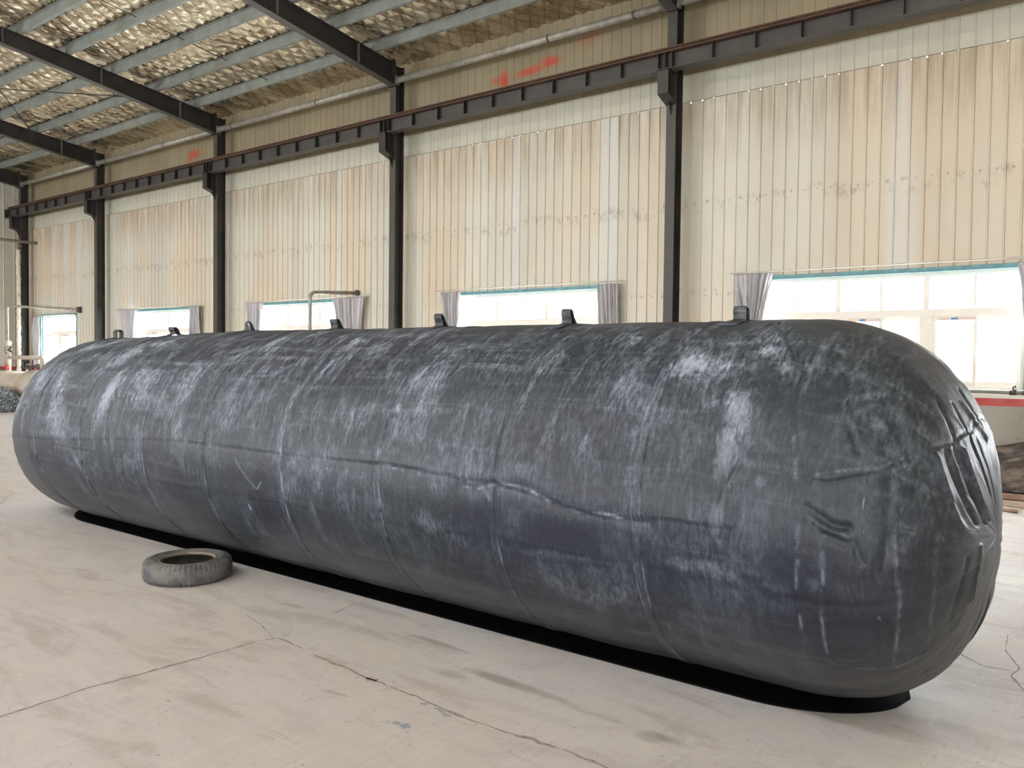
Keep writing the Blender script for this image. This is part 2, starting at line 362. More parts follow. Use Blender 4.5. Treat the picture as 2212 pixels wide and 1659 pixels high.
def mat_floor():
    k = M('worn_concrete', (.55, .52, .48), .7, 0, .35); co = k.coord()
    broad = k.noise(k.map(co, (.5, .8, 1)), 1, 4, .55, .6)
    sweep = k.noise(k.map(co, (1.0, 4.2, 1), (0, 0, 0), (0, 0, R(8))), 1, 5, .6, 1.0)
    fine = k.noise(co, 22, 6, .7); grit = k.noise(co, 90, 3, .6)
    brush = k.noise(k.map(co, (34, 3, 1), (0, 0, 0), (0, 0, R(-12))), 1, 4, .6)
    col = k.mix(k.ramp(broad, .36, .64), (.60, .555, .515), (.61, .57, .565))
    col = k.mix(k.mul(k.ramp(sweep, .50, .66), .6), col, (.43, .385, .34))
    col = k.mix(k.mul(k.ramp(brush, .50, .7), .35), col, (.70, .66, .63))
    col = k.mix(k.mul(k.ramp(k.noise(k.map(co, (2.2, 5, 1), (3, 9, 0), (0, 0, R(20))), 1, 6, .7, .8), .5, .66), .38), col, (.46, .43, .42))
    col = k.mix(k.mul(k.ramp(k.noise(k.map(co, (3, 3, 1), (7, 2, 0)), 1, 5, .65), .53, .63), .45), col, (.66, .61, .52))
    col = k.mix(k.mul(k.ramp(fine, .56, .70), .6), col, (.43, .395, .37))
    col = k.mix(k.mul(k.ramp(k.noise(co, 45, 2, .5), .70, .74), .8), col, (.16, .14, .12))
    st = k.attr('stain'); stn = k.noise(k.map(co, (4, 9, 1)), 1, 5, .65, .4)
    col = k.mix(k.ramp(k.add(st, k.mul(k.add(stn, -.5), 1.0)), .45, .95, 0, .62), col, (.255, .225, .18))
    bl = k.attr('bluish')
    col = k.mix(k.ramp(k.add(bl, k.mul(k.add(fine, -.5), 1.6)), .5, .7, 0, .75), col, (.22, .26, .33))
    k.color(col); k.rough(k.ramp(broad, .3, .7, .5, .75))
    k.bump(k.add(k.mul(fine, .6), k.mul(grit, .4)), .25, .004)
    k.bump(brush, .12, .004); return k.m
m_floor = mat_floor()
m_crack = simple('crack_dirt', (.33, .285, .25), .95, 0, .3, 20)

def mat_rubber():
    k = M('dusty_black_rubber', (.03, .033, .04), .5, 0, .4)
    f = k.attr('flat', 'Vector')
    cloth = k.noise(k.map(f, (60, 160, 1)), 1, 3, .6)
    hoop = k.noise(k.map(f, (13, 2.2, 1)), 1, 6, .7, .8)          # streaks running round the bag
    lon = k.noise(k.map(f, (1.1, 12, 1), (4, 3, 0)), 1, 6, .65, .3)  # streaks running along it
    blot = k.noise(k.map(k.coord(), (2.4, 2.2, 2.2), (1, 7, 0)), 1, 6, .7, .5)
    fine = k.noise(k.map(f, (55, 18, 1)), 1, 5, .7)
    big = k.noise(k.map(f, (.7, .6, 1)), 1, 3, .5)
    base = k.mix(k.ramp(blot, .35, .65), (.010, .012, .022), (.019, .023, .036))
    base = k.mix(k.mul(k.ramp(big, .45, .6), .5), base, (.015, .025, .030))
    dust = k.attr('dust'); dirt = k.attr('dirt'); smooth = k.attr('clean')
    d = k.add(k.mul(k.mul(k.ramp(hoop, .45, .72), k.ramp(blot, .38, .62, .35, 1.0)), .46), k.mul(k.ramp(lon, .50, .74), .26))
    d = k.add(d, k.mul(k.ramp(blot, .50, .68), .30))
    d = k.add(d, .085)
    d = k.mul(d, k.ramp(fine, .34, .64, .25, 1.5))
    d2 = k.mul(k.ramp(k.add(k.mul(dust, 1.0), k.mul(k.add(k.add(k.mul(blot, .55), k.mul(fine, .45)), -.55), 2.2)), .25, 1.0), .78)
    d = k.add(d, d2)
    d = k.mul(d, k.ramp(smooth, 0, 1, 1, .25))
    d = k.mul(d, k.attr('dust_shade'))
    scr = k.mul(k.ramp(k.noise(k.map(f, (34, 5, 1), (9, 9, 0)), 1, 4, .75, .8), .66, .74), k.ramp(k.noise(k.map(f, (2, 2, 1), (5, 1, 0)), 1, 2), .46, .6))
    d = k.add(d, k.mul(scr, .7))
    line = k.attr('line'); d = k.add(d, k.mul(line, k.ramp(fine, .3, .62, .1, .9)), True)
    col = k.mix(k.math('MINIMUM', d, .95), base, (.33, .365, .44))
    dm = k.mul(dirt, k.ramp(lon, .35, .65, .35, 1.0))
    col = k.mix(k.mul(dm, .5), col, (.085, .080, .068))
    k.color(col)
    k.rough(k.ramp(d, 0, .6, .40, .8))
    k.bump(cloth, .35, .003); k.bump(k.noise(k.map(f, (5, 3.5, 1), (2, 2, 0)), 1, 4, .6, .4), .32, .02); k.bump(fine, .2, .004)
    return k.m
m_rubber = mat_rubber()
m_loop = simple('black_webbing', (.035, .036, .042), .5, 0, .3, 30, .15, dirt=(.11, .115, .125))

def mat_tyre():
    k = M('dusty_tyre_rubber', (.09, .085, .08), .8); co = k.coord()
    n = k.noise(co, 9, 6, .65); n2 = k.noise(k.map(co, (4, 4, 14)), 1, 5, .6)
    col = k.mix(k.ramp(n, .35, .65), (.075, .078, .085), (.17, .155, .145)); col = k.mix(k.mul(k.ramp(n2, .5, .7), .6), col, (.24, .21, .185))
    k.color(col); k.bump(n, .3, .006); return k.m
m_tyre = mat_tyre()
m_bead = simple('bead_ring_rubber', (.21, .175, .14), .7, 0, .25, 20, .1, dirt=(.12, .1, .085))
m_chain = simple('galvanised_chain', (.42, .46, .48), .4, .7, .25, 30)
def mat_tarp():
    k = M('brown_tarpaulin', (.07, .055, .05), .6); co = k.coord(); n = k.noise(k.map(co, (3, 3, 6)), 1, 6, .65)
    k.color(k.mix(k.ramp(n, .4, .68), (.045, .034, .032), (.25, .20, .165))); k.bump(n, .4, .03); return k.m
m_tarp = mat_tarp()

# ================================================================== the room
YW = 11.50; XE = -28.35; XR2 = 8.6; YO = -13.1
PER = .1775
ROOF = lambda y: 7.33 + .13 * (12.08 - np.abs(np.asarray(y, float) + 1.0))

def clad(name, mat, x0, x1, z0, z1, holes=(), y=YW, rib=.013, w=.026, parent=None, facing=-1, per=PER, phase=-4.629):
    """trapezoid-ribbed sheet along X, with rectangular holes (xa, xb, za, zb)"""
    mb = MB(); xs = [(x0, 0.0)]
    k = math.ceil((x0 - phase) / per)
    while phase + k * per + w < x1:
        a = phase + k * per
        xs += [(a, 0), (a + w * .28, rib), (a + w * .72, rib), (a + w, 0)]; k += 1
    xs.append((x1, 0)); cuts = sorted({h[0] for h in holes} | {h[1] for h in holes})
    for cx in cuts:
        if all(abs(cx - p[0]) > 1e-4 for p in xs):
            i = next(i for i in range(len(xs)) if xs[i][0] > cx); a, b = xs[i - 1], xs[i]
            t = (cx - a[0]) / (b[0] - a[0]); xs.insert(i, (cx, a[1] + (b[1] - a[1]) * t))
    for (xa, da), (xb, db) in zip(xs[:-1], xs[1:]):
        xm = (xa + xb) / 2; spans = [(z0, z1)]
        for h in holes:
            if h[0] < xm < h[1]:
                spans = [s for q in spans for s in ((q[0], min(q[1], h[2])), (max(q[0], h[3]), q[1])) if s[1] > s[0]]
        for za, zb in spans:
            mb.add([(xa, y + facing * da, za), (xb, y + facing * db, za), (xb, y + facing * db, zb), (xa, y + facing * da, zb)], [(0, 1, 2, 3)])
    return mb.build(name, mat, parent)

WIN = [(-27.20, -24.92, 2), (-22.15, -18.95, 3), (-16.20, -12.95, 3), (-10.26, -7.07, 3), (-4.42, -1.17, 3)]   # x0, x1, modules
ZS, ZT = 1.29, 2.765
extra = [(.9, 4.1, 3)]
holes = [(a, b, ZS, ZT) for a, b, n in WIN + extra]
slits = []
i = math.ceil((XE + 4.629) / PER)
while -4.629 + i * PER < 2:
    if rnd.random() < .72:
        a = -4.629 + i * PER - rnd.uniform(.0, .012); slits.append((a, a + rnd.uniform(.010, .026), 5.475 - rnd.uniform(.006, .022), 5.476))
    i += 1
wb = struct(clad('wall_back', m_wall_low, XE, XR2, 1.22, 5.475, holes + slits, YW, .018))
MB().box(XE, XR2, YW - .004, YW + .03, 5.475, 5.482).build('lap_shadow', simple('lap_shadow_brown', (.16, .13, .10), .6), wb)  # thin dark strip painting the shadow line at the lap
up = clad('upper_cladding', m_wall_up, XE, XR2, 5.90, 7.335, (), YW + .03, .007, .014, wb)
st_ = clad('middle_cladding', m_wall_strip, XE, XR2, 5.482, 5.90, (), YW + .03, .007, .014, wb)
# lap lip of the lower sheet and screw heads
mb = MB()
k = 0
for r_z, off in ((3.97, .10), (2.60, .10)):
    x = XE + .2
    i = math.ceil((XE - -4.629) / PER)
    while -4.629 + i * PER < 2:
        sx = -4.629 + i * PER + off; i += 1
        if any(a - .05 < sx < b + .05 and c - .05 < r_z < d + .05 for a, b, c, d in holes): continue
        mb.lathe([(0, -.012), (.007, -.011), (.011, -.004), (.016, 0)], 7, (sx, YW, r_z + rnd.uniform(-.01, .01)), 'y')
mb.build('screw_head', m_wall_low, wb)['kind'] = 'stuff'

# brick base with a red band and a white ledge
dado = MB().box(XE, XR2, 11.40, 11.75, 0, 1.114).build('plaster_base', m_dado, wb)
MB().box(XE, XR2, 11.395, 11.75, 1.114, 1.205).build('red_band', m_red, wb)
MB().box(XE, XR2, 11.385, 11.75, 1.205, 1.25).build('white_ledge', m_ledge, wb)
MB().box(XE, XR2, 11.505, 11.75, 1.25, ZS).build('sill_course', m_ledge, wb)

# end wall at the far left and the unseen walls that close the hall
def plane_wall(name, mat, pts):
    return struct(MB().add(pts, [tuple(range(len(pts)))]).build(name, mat))
wl = MB(); y = YO; per = .30
ys = [YO]
while y < YW + .2:
    ys += [y + .24, y + .25, y + .265, y + .275]; y += per
prof = [(YO, 0)]
y = YO
while y + per < YW:
    prof += [(y + .262, 0), (y + .27, .012), (y + .285, .012), (y + .293, 0)]; y += per
prof.append((YW + .03, 0))
for (ya, da), (yb, db) in zip(prof[:-1], prof[1:]):
    wl.add([(XE + da, ya, 1.2), (XE + db, yb, 1.2), (XE + db, yb, float(ROOF(yb))), (XE + da, ya, float(ROOF(ya)))], [(0, 3, 2, 1)])
m_wall_end = simple('end_wall_cladding', (.60, .57, .48), .5, 0, .06, 1.5, 0, dirt=(.5, .45, .36))
wl = struct(wl.build('wall_left', m_wall_end))
MB().box(XE - .2, XE + .08, YO, 11.40, 0, 1.114).build('plaster_base', m_dado, wl)
MB().box(XE - .2, XE + .085, YO, 11.40, 1.114, 1.205).build('red_band', m_red, wl)
# unseen goods doors added for daylight, right end and opposite; same window row opposite
def holed(name, mat, axis, pos, u0, u1, z0, ztop, hs):
    mb = MB(); us = sorted({u0, u1, -1.0} | {h[0] for h in hs} | {h[1] for h in hs}) if axis == 'x' else sorted({u0, u1} | {h[0] for h in hs} | {h[1] for h in hs})
    for a, b in zip(us[:-1], us[1:]):
        m_ = (a + b) / 2; spans = [(z0, None)]
        for h in hs:
            if h[0] < m_ < h[1]:
                spans = ([(z0, h[2])] if h[2] > z0 else []) + [(h[3], None)]
        for za, zb in spans:
            ta = ztop(a) if zb is None else zb; tb = ztop(b) if zb is None else zb
            P = (lambda u, z: (pos, u, z)) if axis == 'x' else (lambda u, z: (u, pos, z))
            mb.add([P(a, za), P(b, za), P(b, tb), P(a, ta)], [(0, 1, 2, 3)])
    return struct(mb.build(name, mat))
m_inner = simple('plain_cladding', (.58, .54, .44), .5, 0, .06, 1.5)
ADDED_DOOR_R = (-11.5, -8.5, 0.0, 3.2)
holed('wall_right', m_inner, 'x', XR2, YO, YW + .03, 0, lambda u: float(ROOF(u)), [ADDED_DOOR_R])
OPP = [(-27.2, -24.9, ZS, ZT), (-22.1, -17.6, 0.0, 3.4), (-16.2, -12.9, ZS, ZT), (-10.3, -7.1, ZS, ZT), (-4.4, -1.2, ZS, ZT), (1.4, 4.6, ZS, ZT)]
holed('wall_front', m_inner, 'y', YO, XE, XR2, 0, lambda u: float(ROOF(YO)), OPP)

# ---------------------------------------------------------------- ceiling of quilted foil under the roof sheet
ADDED_ROOFLIGHT = (-3.62, -3.18)             # unseen rooflight strip near the ridge, added to light floor and bag
def roof_patch(name, x0, x1, y0, y1, nx, ny, fine, parent=None):
    X, Y = np.meshgrid(np.linspace(x0, x1, nx), np.linspace(y0, y1, ny), indexing='ij')
    Z = ROOF(Y); a = {}
    if fine:
        u = X / .30 + Y / .42 + .25 * (fbm(X * .8, Y * .8, 5) - .5); v = X / .30 - Y / .42 + .25 * (fbm(X * .8, Y * .8, 9) - .5)
        su = np.abs(np.sin(np.pi * u)); sv = np.abs(np.sin(np.pi * v))
        Z = Z - .036 * np.minimum(su, sv) ** .7
        wr = np.abs(fbm(X * 8 + 1.2 * Y, Y * 2.0, 21, 3) - .5) * 2
        Z = Z - .036 * wr * (.4 + fbm(X * .5, Y * .5, 33, 2)) + .02
        a['wire'] = (np.minimum(su, sv) < .12).astype(float)
        Z = Z - .03 * (1 - np.cos(2 * np.pi * (10.56 - Y) / .935)) * .5
    else: a['wire'] = np.zeros_like(X)
    return grid_obj(name, X, Y, Z, m_foil, parent, a)
ceil = struct(roof_patch('ceiling', XE - .1, -3.0, 4.5, 11.62, 1100, 380, True))
roof_patch('roof_lining', -3.0, XR2 + .1, 4.5, 11.62, 8, 8, False, ceil)
roof_patch('roof_lining', XE - .1, XR2 + .1, -1.0, 4.5, 8, 4, False, ceil)
roof_patch('roof_lining', XE - .1, XR2 + .1, ADDED_ROOFLIGHT[1], -1.0, 8, 4, False, ceil)
roof_patch('roof_lining', XE - .1, XR2 + .1, YO - .1, ADDED_ROOFLIGHT[0], 8, 8, False, ceil)

# ---------------------------------------------------------------- floor
nx, ny = 900, 420
xs = np.concatenate([np.linspace(XE - .2, -10, 160, endpoint=False), np.linspace(-10, 1.5, nx - 220, endpoint=False), np.linspace(1.5, XR2 + .2, 60)])
ys = np.concatenate([np.linspace(YO - .2, 0, 40, endpoint=False), np.linspace(0, 6.5, ny - 120, endpoint=False), np.linspace(6.5, 11.6, 80)])
X, Y = np.meshgrid(xs, ys, indexing='ij')
def blob(cx, cy, rx, ry, a=0.0, s=1.0):
    dx = X - cx; dy = Y - cy; c_, s_ = math.cos(a), math.sin(a)
    u = (dx * c_ + dy * s_) / rx; v = (-dx * s_ + dy * c_) / ry
    return s * np.exp(-(u * u + v * v))
stain = 0 * X; blue = 0 * X
for b in STAINS: stain = np.maximum(stain, blob(*b))
for b in BLUES: blue = np.maximum(blue, blob(*b))
fl = struct(grid_obj('floor', X, Y, 0 * X, m_floor, None, {'stain': stain, 'bluish': blue}))
def crack(pts, w, seed, sub=26):
    r_ = random.Random(seed); P = [Vector((p[0], p[1], 0)) for p in pts]; line = []
    for a, b in zip(P[:-1], P[1:]):
        n = max(2, int((b - a).length * sub))
        for i in range(n): line.append(a.lerp(b, i / n))
    line.append(P[-1]); vs = []; fs = []
    for i, p in enumerate(line):
        d = (line[min(i + 1, len(line) - 1)] - line[max(i - 1, 0)]).normalized(); n = Vector((-d.y, d.x, 0))
        q = p + n * r_.uniform(-1, 1) * w * .35
        h = w * (r_.uniform(.45, 1.0) + (.9 if r_.random() < .06 else 0)) * (.3 if i in (0, len(line) - 1) else 1)
        vs += [q + n * h / 2 + Vector((0, 0, .0012)), q - n * h / 2 + Vector((0, 0, .0012))]
    for i in range(len(line) - 1): fs.append((2 * i, 2 * i + 1, 2 * i + 3, 2 * i + 2))
    return MB().add(vs, fs).build('floor_crack', m_crack, fl)
for i, (pts, w) in enumerate(CRACKS): crack(pts, w, 50 + i)

# ---------------------------------------------------------------- windows
def window(idx, x0, x1, n, seen=True):
    w = bpy.data.objects.new('window_%d' % idx, None); C.objects.link(w); w.location = (x0, YW, ZS); struct(w)
    ya, yb = 11.53, 11.60; fr = MB()
    fr.box(x0, x1, ya, yb, ZT - .06, ZT); fr.box(x0, x1, ya, yb, ZS, ZS + .055); fr.box(x0, x0 + .05, ya, yb, ZS + .055, ZT - .06); fr.box(x1 - .05, x1, ya, yb, ZS + .055, ZT - .06)
    fr.box(x0 + .05, x1 - .05, ya, yb, 2.205, 2.30)
    m_ = (x1 - x0) / n
    for k in range(1, n):
        c = x0 + k * m_; fr.box(c - .032, c + .032, ya, yb, 2.30, ZT - .06); fr.box(c - .075, c + .075, ya, yb, ZS + .055, 2.205)
    for k in range(n):
        c = x0 + (k + .5) * m_; fr.box(c - .017, c + .017, ya + .01, yb - .01, 2.30, ZT - .06)
    bevel(fr.build('frame', m_frame, w), .004)
    for k in range(n):
        a = x0 + k * m_ + (.05 if k == 0 else .075); b = x0 + (k + 1) * m_ - (.05 if k == n - 1 else .075); c = (a + b) / 2
        for q, (p0, p1, yo) in enumerate(((a, c + .02, .0), (c - .02, b, .022))):
            s = MB(); y0 = 11.545 + yo; y1 = y0 + .02; z0, z1 = ZS + .055, 2.205
            s.box(p0, p1, y0, y1, z0, z0 + .05); s.box(p0, p1, y0, y1, z1 - .05, z1); s.box(p0, p0 + .04, y0, y1, z0 + .05, z1 - .05); s.box(p1 - .04, p1, y0, y1, z0 + .05, z1 - .05)
            so = bevel(s.build('sash', m_frame, w), .003)
            MB().box(p0 + .04, p1 - .04, y0 + .008, y0 + .012, z0 + .05, z1 - .05).build('pane', m_glass, so)
            if seen and q == 0:
                MB().box(p0 + .05, p1 - .02, y0 - .0015, y0 - .0002, z1 - .042, z1 - .012).build('film_strip', m_sash, so)
                MB().box(p0 + (p1 - p0) * .42, p0 + (p1 - p0) * .42 + .075, y0 - .003, y0 - .0016, z1 - .042, z1 - .014).build('film_tag', m_film, so)
                MB().box(p1 - .028, p1 - .014, y0 - .03, y0 - .0002, z0 + .36, z0 + .46).build('sash_handle', m_frame, so)
        u = MB(); u.box(a - .03, x0 + (k + .5) * m_ - .017, 11.56, 11.564, 2.30, ZT - .06); u.box(x0 + (k + .5) * m_ + .017, b + .03, 11.56, 11.564, 2.30, ZT - .06)
        u.build('upper_pane', m_glass, w)
    f = MB(); f.box(x0 - .05, x1 + .05, 11.455, 11.50, ZT + .002, ZT + .055); f.box(x0 - .05, x1 + .05, 11.44, 11.52, ZT - .004, ZT + .003)
    f.box(x0 - .05, x0, 11.475, 11.50, ZS, ZT); f.box(x1, x1 + .05, 11.475, 11.50, ZS, ZT)
    f.box(x0 - .004, x0, 11.50, 11.60, ZS, ZT); f.box(x1, x1 + .004, 11.50, 11.60, ZS, ZT); f.box(x0, x1, 11.50, 11.60, ZT, ZT + .004)
    f.build('flashing', m_teal, w)
    return w
for i, (a, b, n) in enumerate(WIN + extra): window(i + 1, a, b, n)
# sheet over the added rooflight strip near the ridge
MB().add([(XE, ADDED_ROOFLIGHT[0], float(ROOF(ADDED_ROOFLIGHT[0])) + .01), (XR2, ADDED_ROOFLIGHT[0], float(ROOF(ADDED_ROOFLIGHT[0])) + .01), (XR2, ADDED_ROOFLIGHT[1], float(ROOF(ADDED_ROOFLIGHT[1])) + .01), (XE, ADDED_ROOFLIGHT[1], float(ROOF(ADDED_ROOFLIGHT[1])) + .01)], [(0, 1, 2, 3)]).build('added_rooflight_sheet', m_glass, ceil)

# ================================================================== steelwork
COLX = [-27.74, -22.95, -17.25, -11.43, -5.645, .10]
BAY = ['bay beside the far end wall', 'second bay from the far end', 'third bay from the far end', 'bay left of the nearest column', 'bay right of the nearest column']
COLNAME = ['farthest one, in the corner by the end wall', 'second from the far end wall', 'third from the far end wall', 'in mid picture, fourth from the far end', 'nearest one, left of the widest window']
def column(i):
    x = COLX[i]; t = thing('steel_column', 'dark steel H column, ' + COLNAME[i], 'column', (x, 11.2, 0), 'steel columns along the wall')
    w = .075; zt = 7.12
    MB().box(x - w, x + w, 11.10, 11.112, 0, zt).build('front_flange', m_flange_lit, t)
    MB().box(x - w, x + w, 11.31, 11.322, 0, zt).build('back_flange', m_steel, t)
    MB().box(x - .005, x + .005, 11.112, 11.31, 0, zt).build('web', m_steel, t)
    MB().box(x - .11, x + .11, 11.04, 11.38, 0, .02).build('base_plate', m_steel, t)
    b = MB(); b.prism([(10.84, 5.785), (10.84, 5.46), (10.98, 5.42), (11.10, 5.20), (11.10, 5.785)], 'x', x - .006, x + .006)
    br = b.build('bracket', m_steel, t)
    MB().box(x - .085, x + .085, 10.80, 11.10, 5.785, 5.80).build('bracket_top_plate', m_steel, br)
    MB().prism([(10.84, 5.46), (10.84, 5.448), (11.10, 5.352), (11.10, 5.364)], 'x', x - .085, x + .085).build('bracket_bottom_plate', m_steel, br)
    MB().box(x - .085, x + .085, 10.828, 10.84, 5.45, 5.785).build('bracket_end_plate', m_steel, br)
    s = MB(); s.box(x + .006, x + .08, 10.945, 10.953, 5.43, 5.785); s.box(x - .08, x - .006, 10.945, 10.953, 5.43, 5.785); s.build('bracket_stiffener', m_steel, br)
    return t
for i in range(5): column(i)

RT = lambda y: 7.13 + .13 * (11.08 - y)
RB = lambda y: 6.735 + .153 * (11.04 - y) if y > 5 else 6.735 + .153 * 6.04 + .13 * (5 - y)
def rafter(i):
    x = COLX[i]; nm = ['against the far end wall', 'second from the far end wall', 'third from the far end wall', 'largest in view, meeting the column in mid picture', 'mostly above the frame, over the nearest column']
    t = thing('roof_rafter', 'dark sloping steel roof rafter, ' + nm[i], 'rafter', (x, 11.05, 6.73), 'roof rafters')
    ys = [11.05, 5.0, -.95]; w = .08
    def strip(name, f, off0, off1, hw):
        mb = MB(); mb.prism([(y, f(y) + off0) for y in ys] + [(y, f(y) + off1) for y in reversed(ys)], 'x', x - hw, x + hw); return mb.build(name, m_steel, t)
    strip('top_flange', RT, -.012, 0, w); strip('bottom_flange', RB, 0, .012, w).data.materials[0] = m_flange_lit
    mb = MB(); mb.prism([(y, RB(y) + .012) for y in ys] + [(y, RT(y) - .012) for y in reversed(ys)], 'x', x - .005, x + .005); mb.build('web', m_steel, t)
    MB().prism([(11.05, 6.70), (11.05, 7.20), (11.08, 7.20), (11.08, 6.70)], 'x', x - .085, x + .085).build('end_plate', m_steel, t)
    for y in [10.2, 8.45, 6.6, 4.8, 2.9]:
        s = MB(); s.box(x - .075, x - .005, y, y + .008, RB(y) + .012, RT(y) - .012); s.box(x + .005, x + .075, y, y + .008, RB(y) + .012, RT(y) - .012); s.build('stiffener', m_stiff, t)
    return t
for i in range(5): rafter(i)

PY = [10.56, 9.62, 8.70, 7.78, 6.88, 5.96, 5.04, 4.12]
ORD = ['first', 'second', 'third', 'fourth', 'fifth', 'sixth', 'seventh', 'eighth']
cols = COLX + []
for j, y in enumerate(PY):
    for i in range(5):
        if i == 4 and j > 0: continue
        if i == 3 and j > 3: continue
        if i == 2 and j > 5: continue
        xa = COLX[i] if i else XE + .02; xb = COLX[i + 1]
        z = float(RT(y))
        g = 'galvanised roof purlins'
        o = thing('roof_purlin', 'galvanised roof purlin, %s up from the eave, in the %s' % (ORD[j], BAY[i]), 'purlin', (xa, y, z), g)
        # Z section: bottom flange towards the wall, lip, web, top flange
        h = .17; a, b = xa + .002, xb - .002
        MB().box(a, b, y - .0015, y + .0015, z + .003, z + h).build('web', m_galv, o)
        f = MB(); f.box(a, b, y - .0015, y + .062, z, z + .003); f.box(a, b, y + .059, y + .062, z + .003, z + .022); f.build('bottom_flange', m_galv, o)
        MB().box(a, b, y - .058, y + .0015, z + h, z + h + .003).build('top_flange', m_galv, o)

# crane runway: one girder per bay on the brackets, one rusty rail along the top
def girder(i):
    xa = (COLX[i] if i else XE + .12) + .004; xb = COLX[i + 1] - .004
    t = thing('crane_runway_girder', 'dark crane runway girder with stiffeners, in the ' + BAY[i], 'girder', (xa, 10.95, 5.80), 'crane runway girders')
    MB().box(xa, xb, 10.86, 11.04, 5.80, 5.812).build('bottom_flange', m_flange_lit, t)
    MB().box(xa, xb, 10.85, 11.05, 6.04, 6.054).build('top_flange', m_rust, t)
    MB().box(xa, xb, 10.946, 10.954, 5.812, 6.04).build('web', m_web, t)
    n = 9; L = xb - xa; st = [.105 + (L - .21) * k / n for k in range(n + 1)]
    if i == 0: st = [.2 + .63 * k for k in range(7)] + [L - .105]
    for s in [0.0] + st + [L - .01]:
        q = MB(); q.box(xa + s, xa + s + .01, 10.865, 10.946, 5.812, 6.04); q.box(xa + s, xa + s + .01, 10.954, 11.035, 5.812, 6.04); q.build('stiffener', m_steel, t)
for i in range(5): girder(i)
rl = MB(); rl.prism([(10.905, 6.054), (10.905, 6.066), (10.942, 6.074), (10.942, 6.105), (10.925, 6.112), (10.925, 6.136), (10.975, 6.136), (10.975, 6.112), (10.958, 6.105), (10.958, 6.074), (10.995, 6.066), (10.995, 6.054)], 'x', XE + .15, .1)
tag(rl.build('crane_rail', m_rust), 'rusty brown crane rail running along the top of the dark girders', 'rail')

# eave strut pipes
for i in range(5):
    xa = COLX[i] + .075; xb = COLX[i + 1] - .075
    if i == 4: xb = COLX[5]
    t = thing('strut_pipe', 'grey strut pipe high on the wall, in the ' + BAY[i], 'pipe', (xa, 11.12, 6.82), 'eave strut pipes')
    MB().tube([(xa + .03, 11.12, 6.82), (xb - .03, 11.12, 6.82)], .060, 20).build('tube', m_pipe, t, True)
    for xx, s in ((xa, 1), (xb, -1)):
        MB().box(min(xx, xx + s * .035), max(xx, xx + s * .035), 11.07, 11.17, 6.74, 6.90).build('end_plate', m_galv, t)
    for f in ((.10, .62) if i != 3 else (.62, .90)):
        xx = xa + (xb - xa) * f; MB().tube([(xx - .02, 11.12, 6.82), (xx + .02, 11.12, 6.82)], .064, 20).build('collar', m_valve, t, True)

# bracing rods under the roof and one sag rod through the purlins
tag(MB().tube([(-17.34, 8.96, 7.06), (-22.87, 6.0, 7.66)], .011, 8).build('bracing_rod', m_black, None, True), 'thin dark bracing rod under the foil roof, ending on the third rafter', 'bracing rod', 'roof bracing rods')
tag(MB().tube([(-22.85, 9.41, 7.33), (-17.34, 5.6, 7.74)], .011, 8).build('bracing_rod', m_black, None, True), 'thin dark bracing rod under the foil roof, ending on the second rafter', 'bracing rod', 'roof bracing rods')
tag(MB().tube([(-14.55, 5.9, float(RT(5.9)) + .10), (-14.55, 10.56, float(RT(10.56)) + .10)], .007, 6).build('sag_rod', m_black, None, True), 'thin sag rod passing up through the purlins between the two large rafters', 'rod')
m_shadow_patch = simple('black_shadow_patch', (.006, .006, .006), .9, 0, .2, 4)  # near-black for the shadow painted under the airbag
m_shadow_patch.node_tree.nodes['Principled BSDF'].inputs['Specular IOR Level'].default_value = .05
# ================================================================== the rubber airbag
rings = [-8.03, -7.15, -6.14, -5.31, -4.43, -3.52, -2.67, -1.83]
base_s = np.linspace(SL + 1e-4, SR - 1e-4, 1000)
S1 = np.unique(np.round(np.concatenate([base_s] + [r + np.array([-.034, -.026, -.022, -.018, -.010, 0, .010, .018, .022, .026, .034]) for r in rings]), 4))
T1 = np.linspace(-math.pi / 2, 1.5 * math.pi, 560, endpoint=False)
S, T = np.meshgrid(S1, T1, indexing='ij'); D = np.degrees(T)
V = T * .905
def seg(p, q, w, wob=0.0, seed=0):
    """distance field to the segment p-q given in (S, degrees), gaussian of width w metres"""
    ax, ay = p[0], R(p[1]) * .9; bx, by = q[0], R(q[1]) * .9
    px, py = S, T * .9
    if wob:
        py = py + wob * (fbm(S * 6, T * 0 + seed, seed, 3) - .5); px = px + wob * (fbm(T * 5, S * 0 + seed, seed + 3, 3) - .5)
    dx, dy = bx - ax, by - ay; k = np.clip(((px - ax) * dx + (py - ay) * dy) / (dx * dx + dy * dy), 0, 1)
    return np.exp(-(((px - ax - k * dx) ** 2 + (py - ay - k * dy) ** 2) / w ** 2))
def path(pts, w, wob=0.0, seed=0):
    o = 0 * S
    for a, b in zip(pts[:-1], pts[1:]): o = np.maximum(o, seg(a, b, w, wob, seed))
    return o
dr = 0 * S; line = 0 * S
for i, r in enumerate(rings):
    sk = .035 * (T - .3) * (-1) * (.6 if i > 3 else .25) + .012 * (fbm(T * 1.5, T * 0 + i, 70 + i, 3) - .5)
    d = np.abs(S - r - sk * 0)
    tape = 1 - sstep(d, .018, .026)
    dr += .006 * tape - .003 * np.exp(-((d - .028) / .008) ** 2)
    line = np.maximum(line, (.60 * np.exp(-((d - .021) / .0035) ** 2) + .12 * np.exp(-(d / .003) ** 2)) * sstep(fbm(T * 6, T * 0 + r, 90 + i, 4), .38, .66))
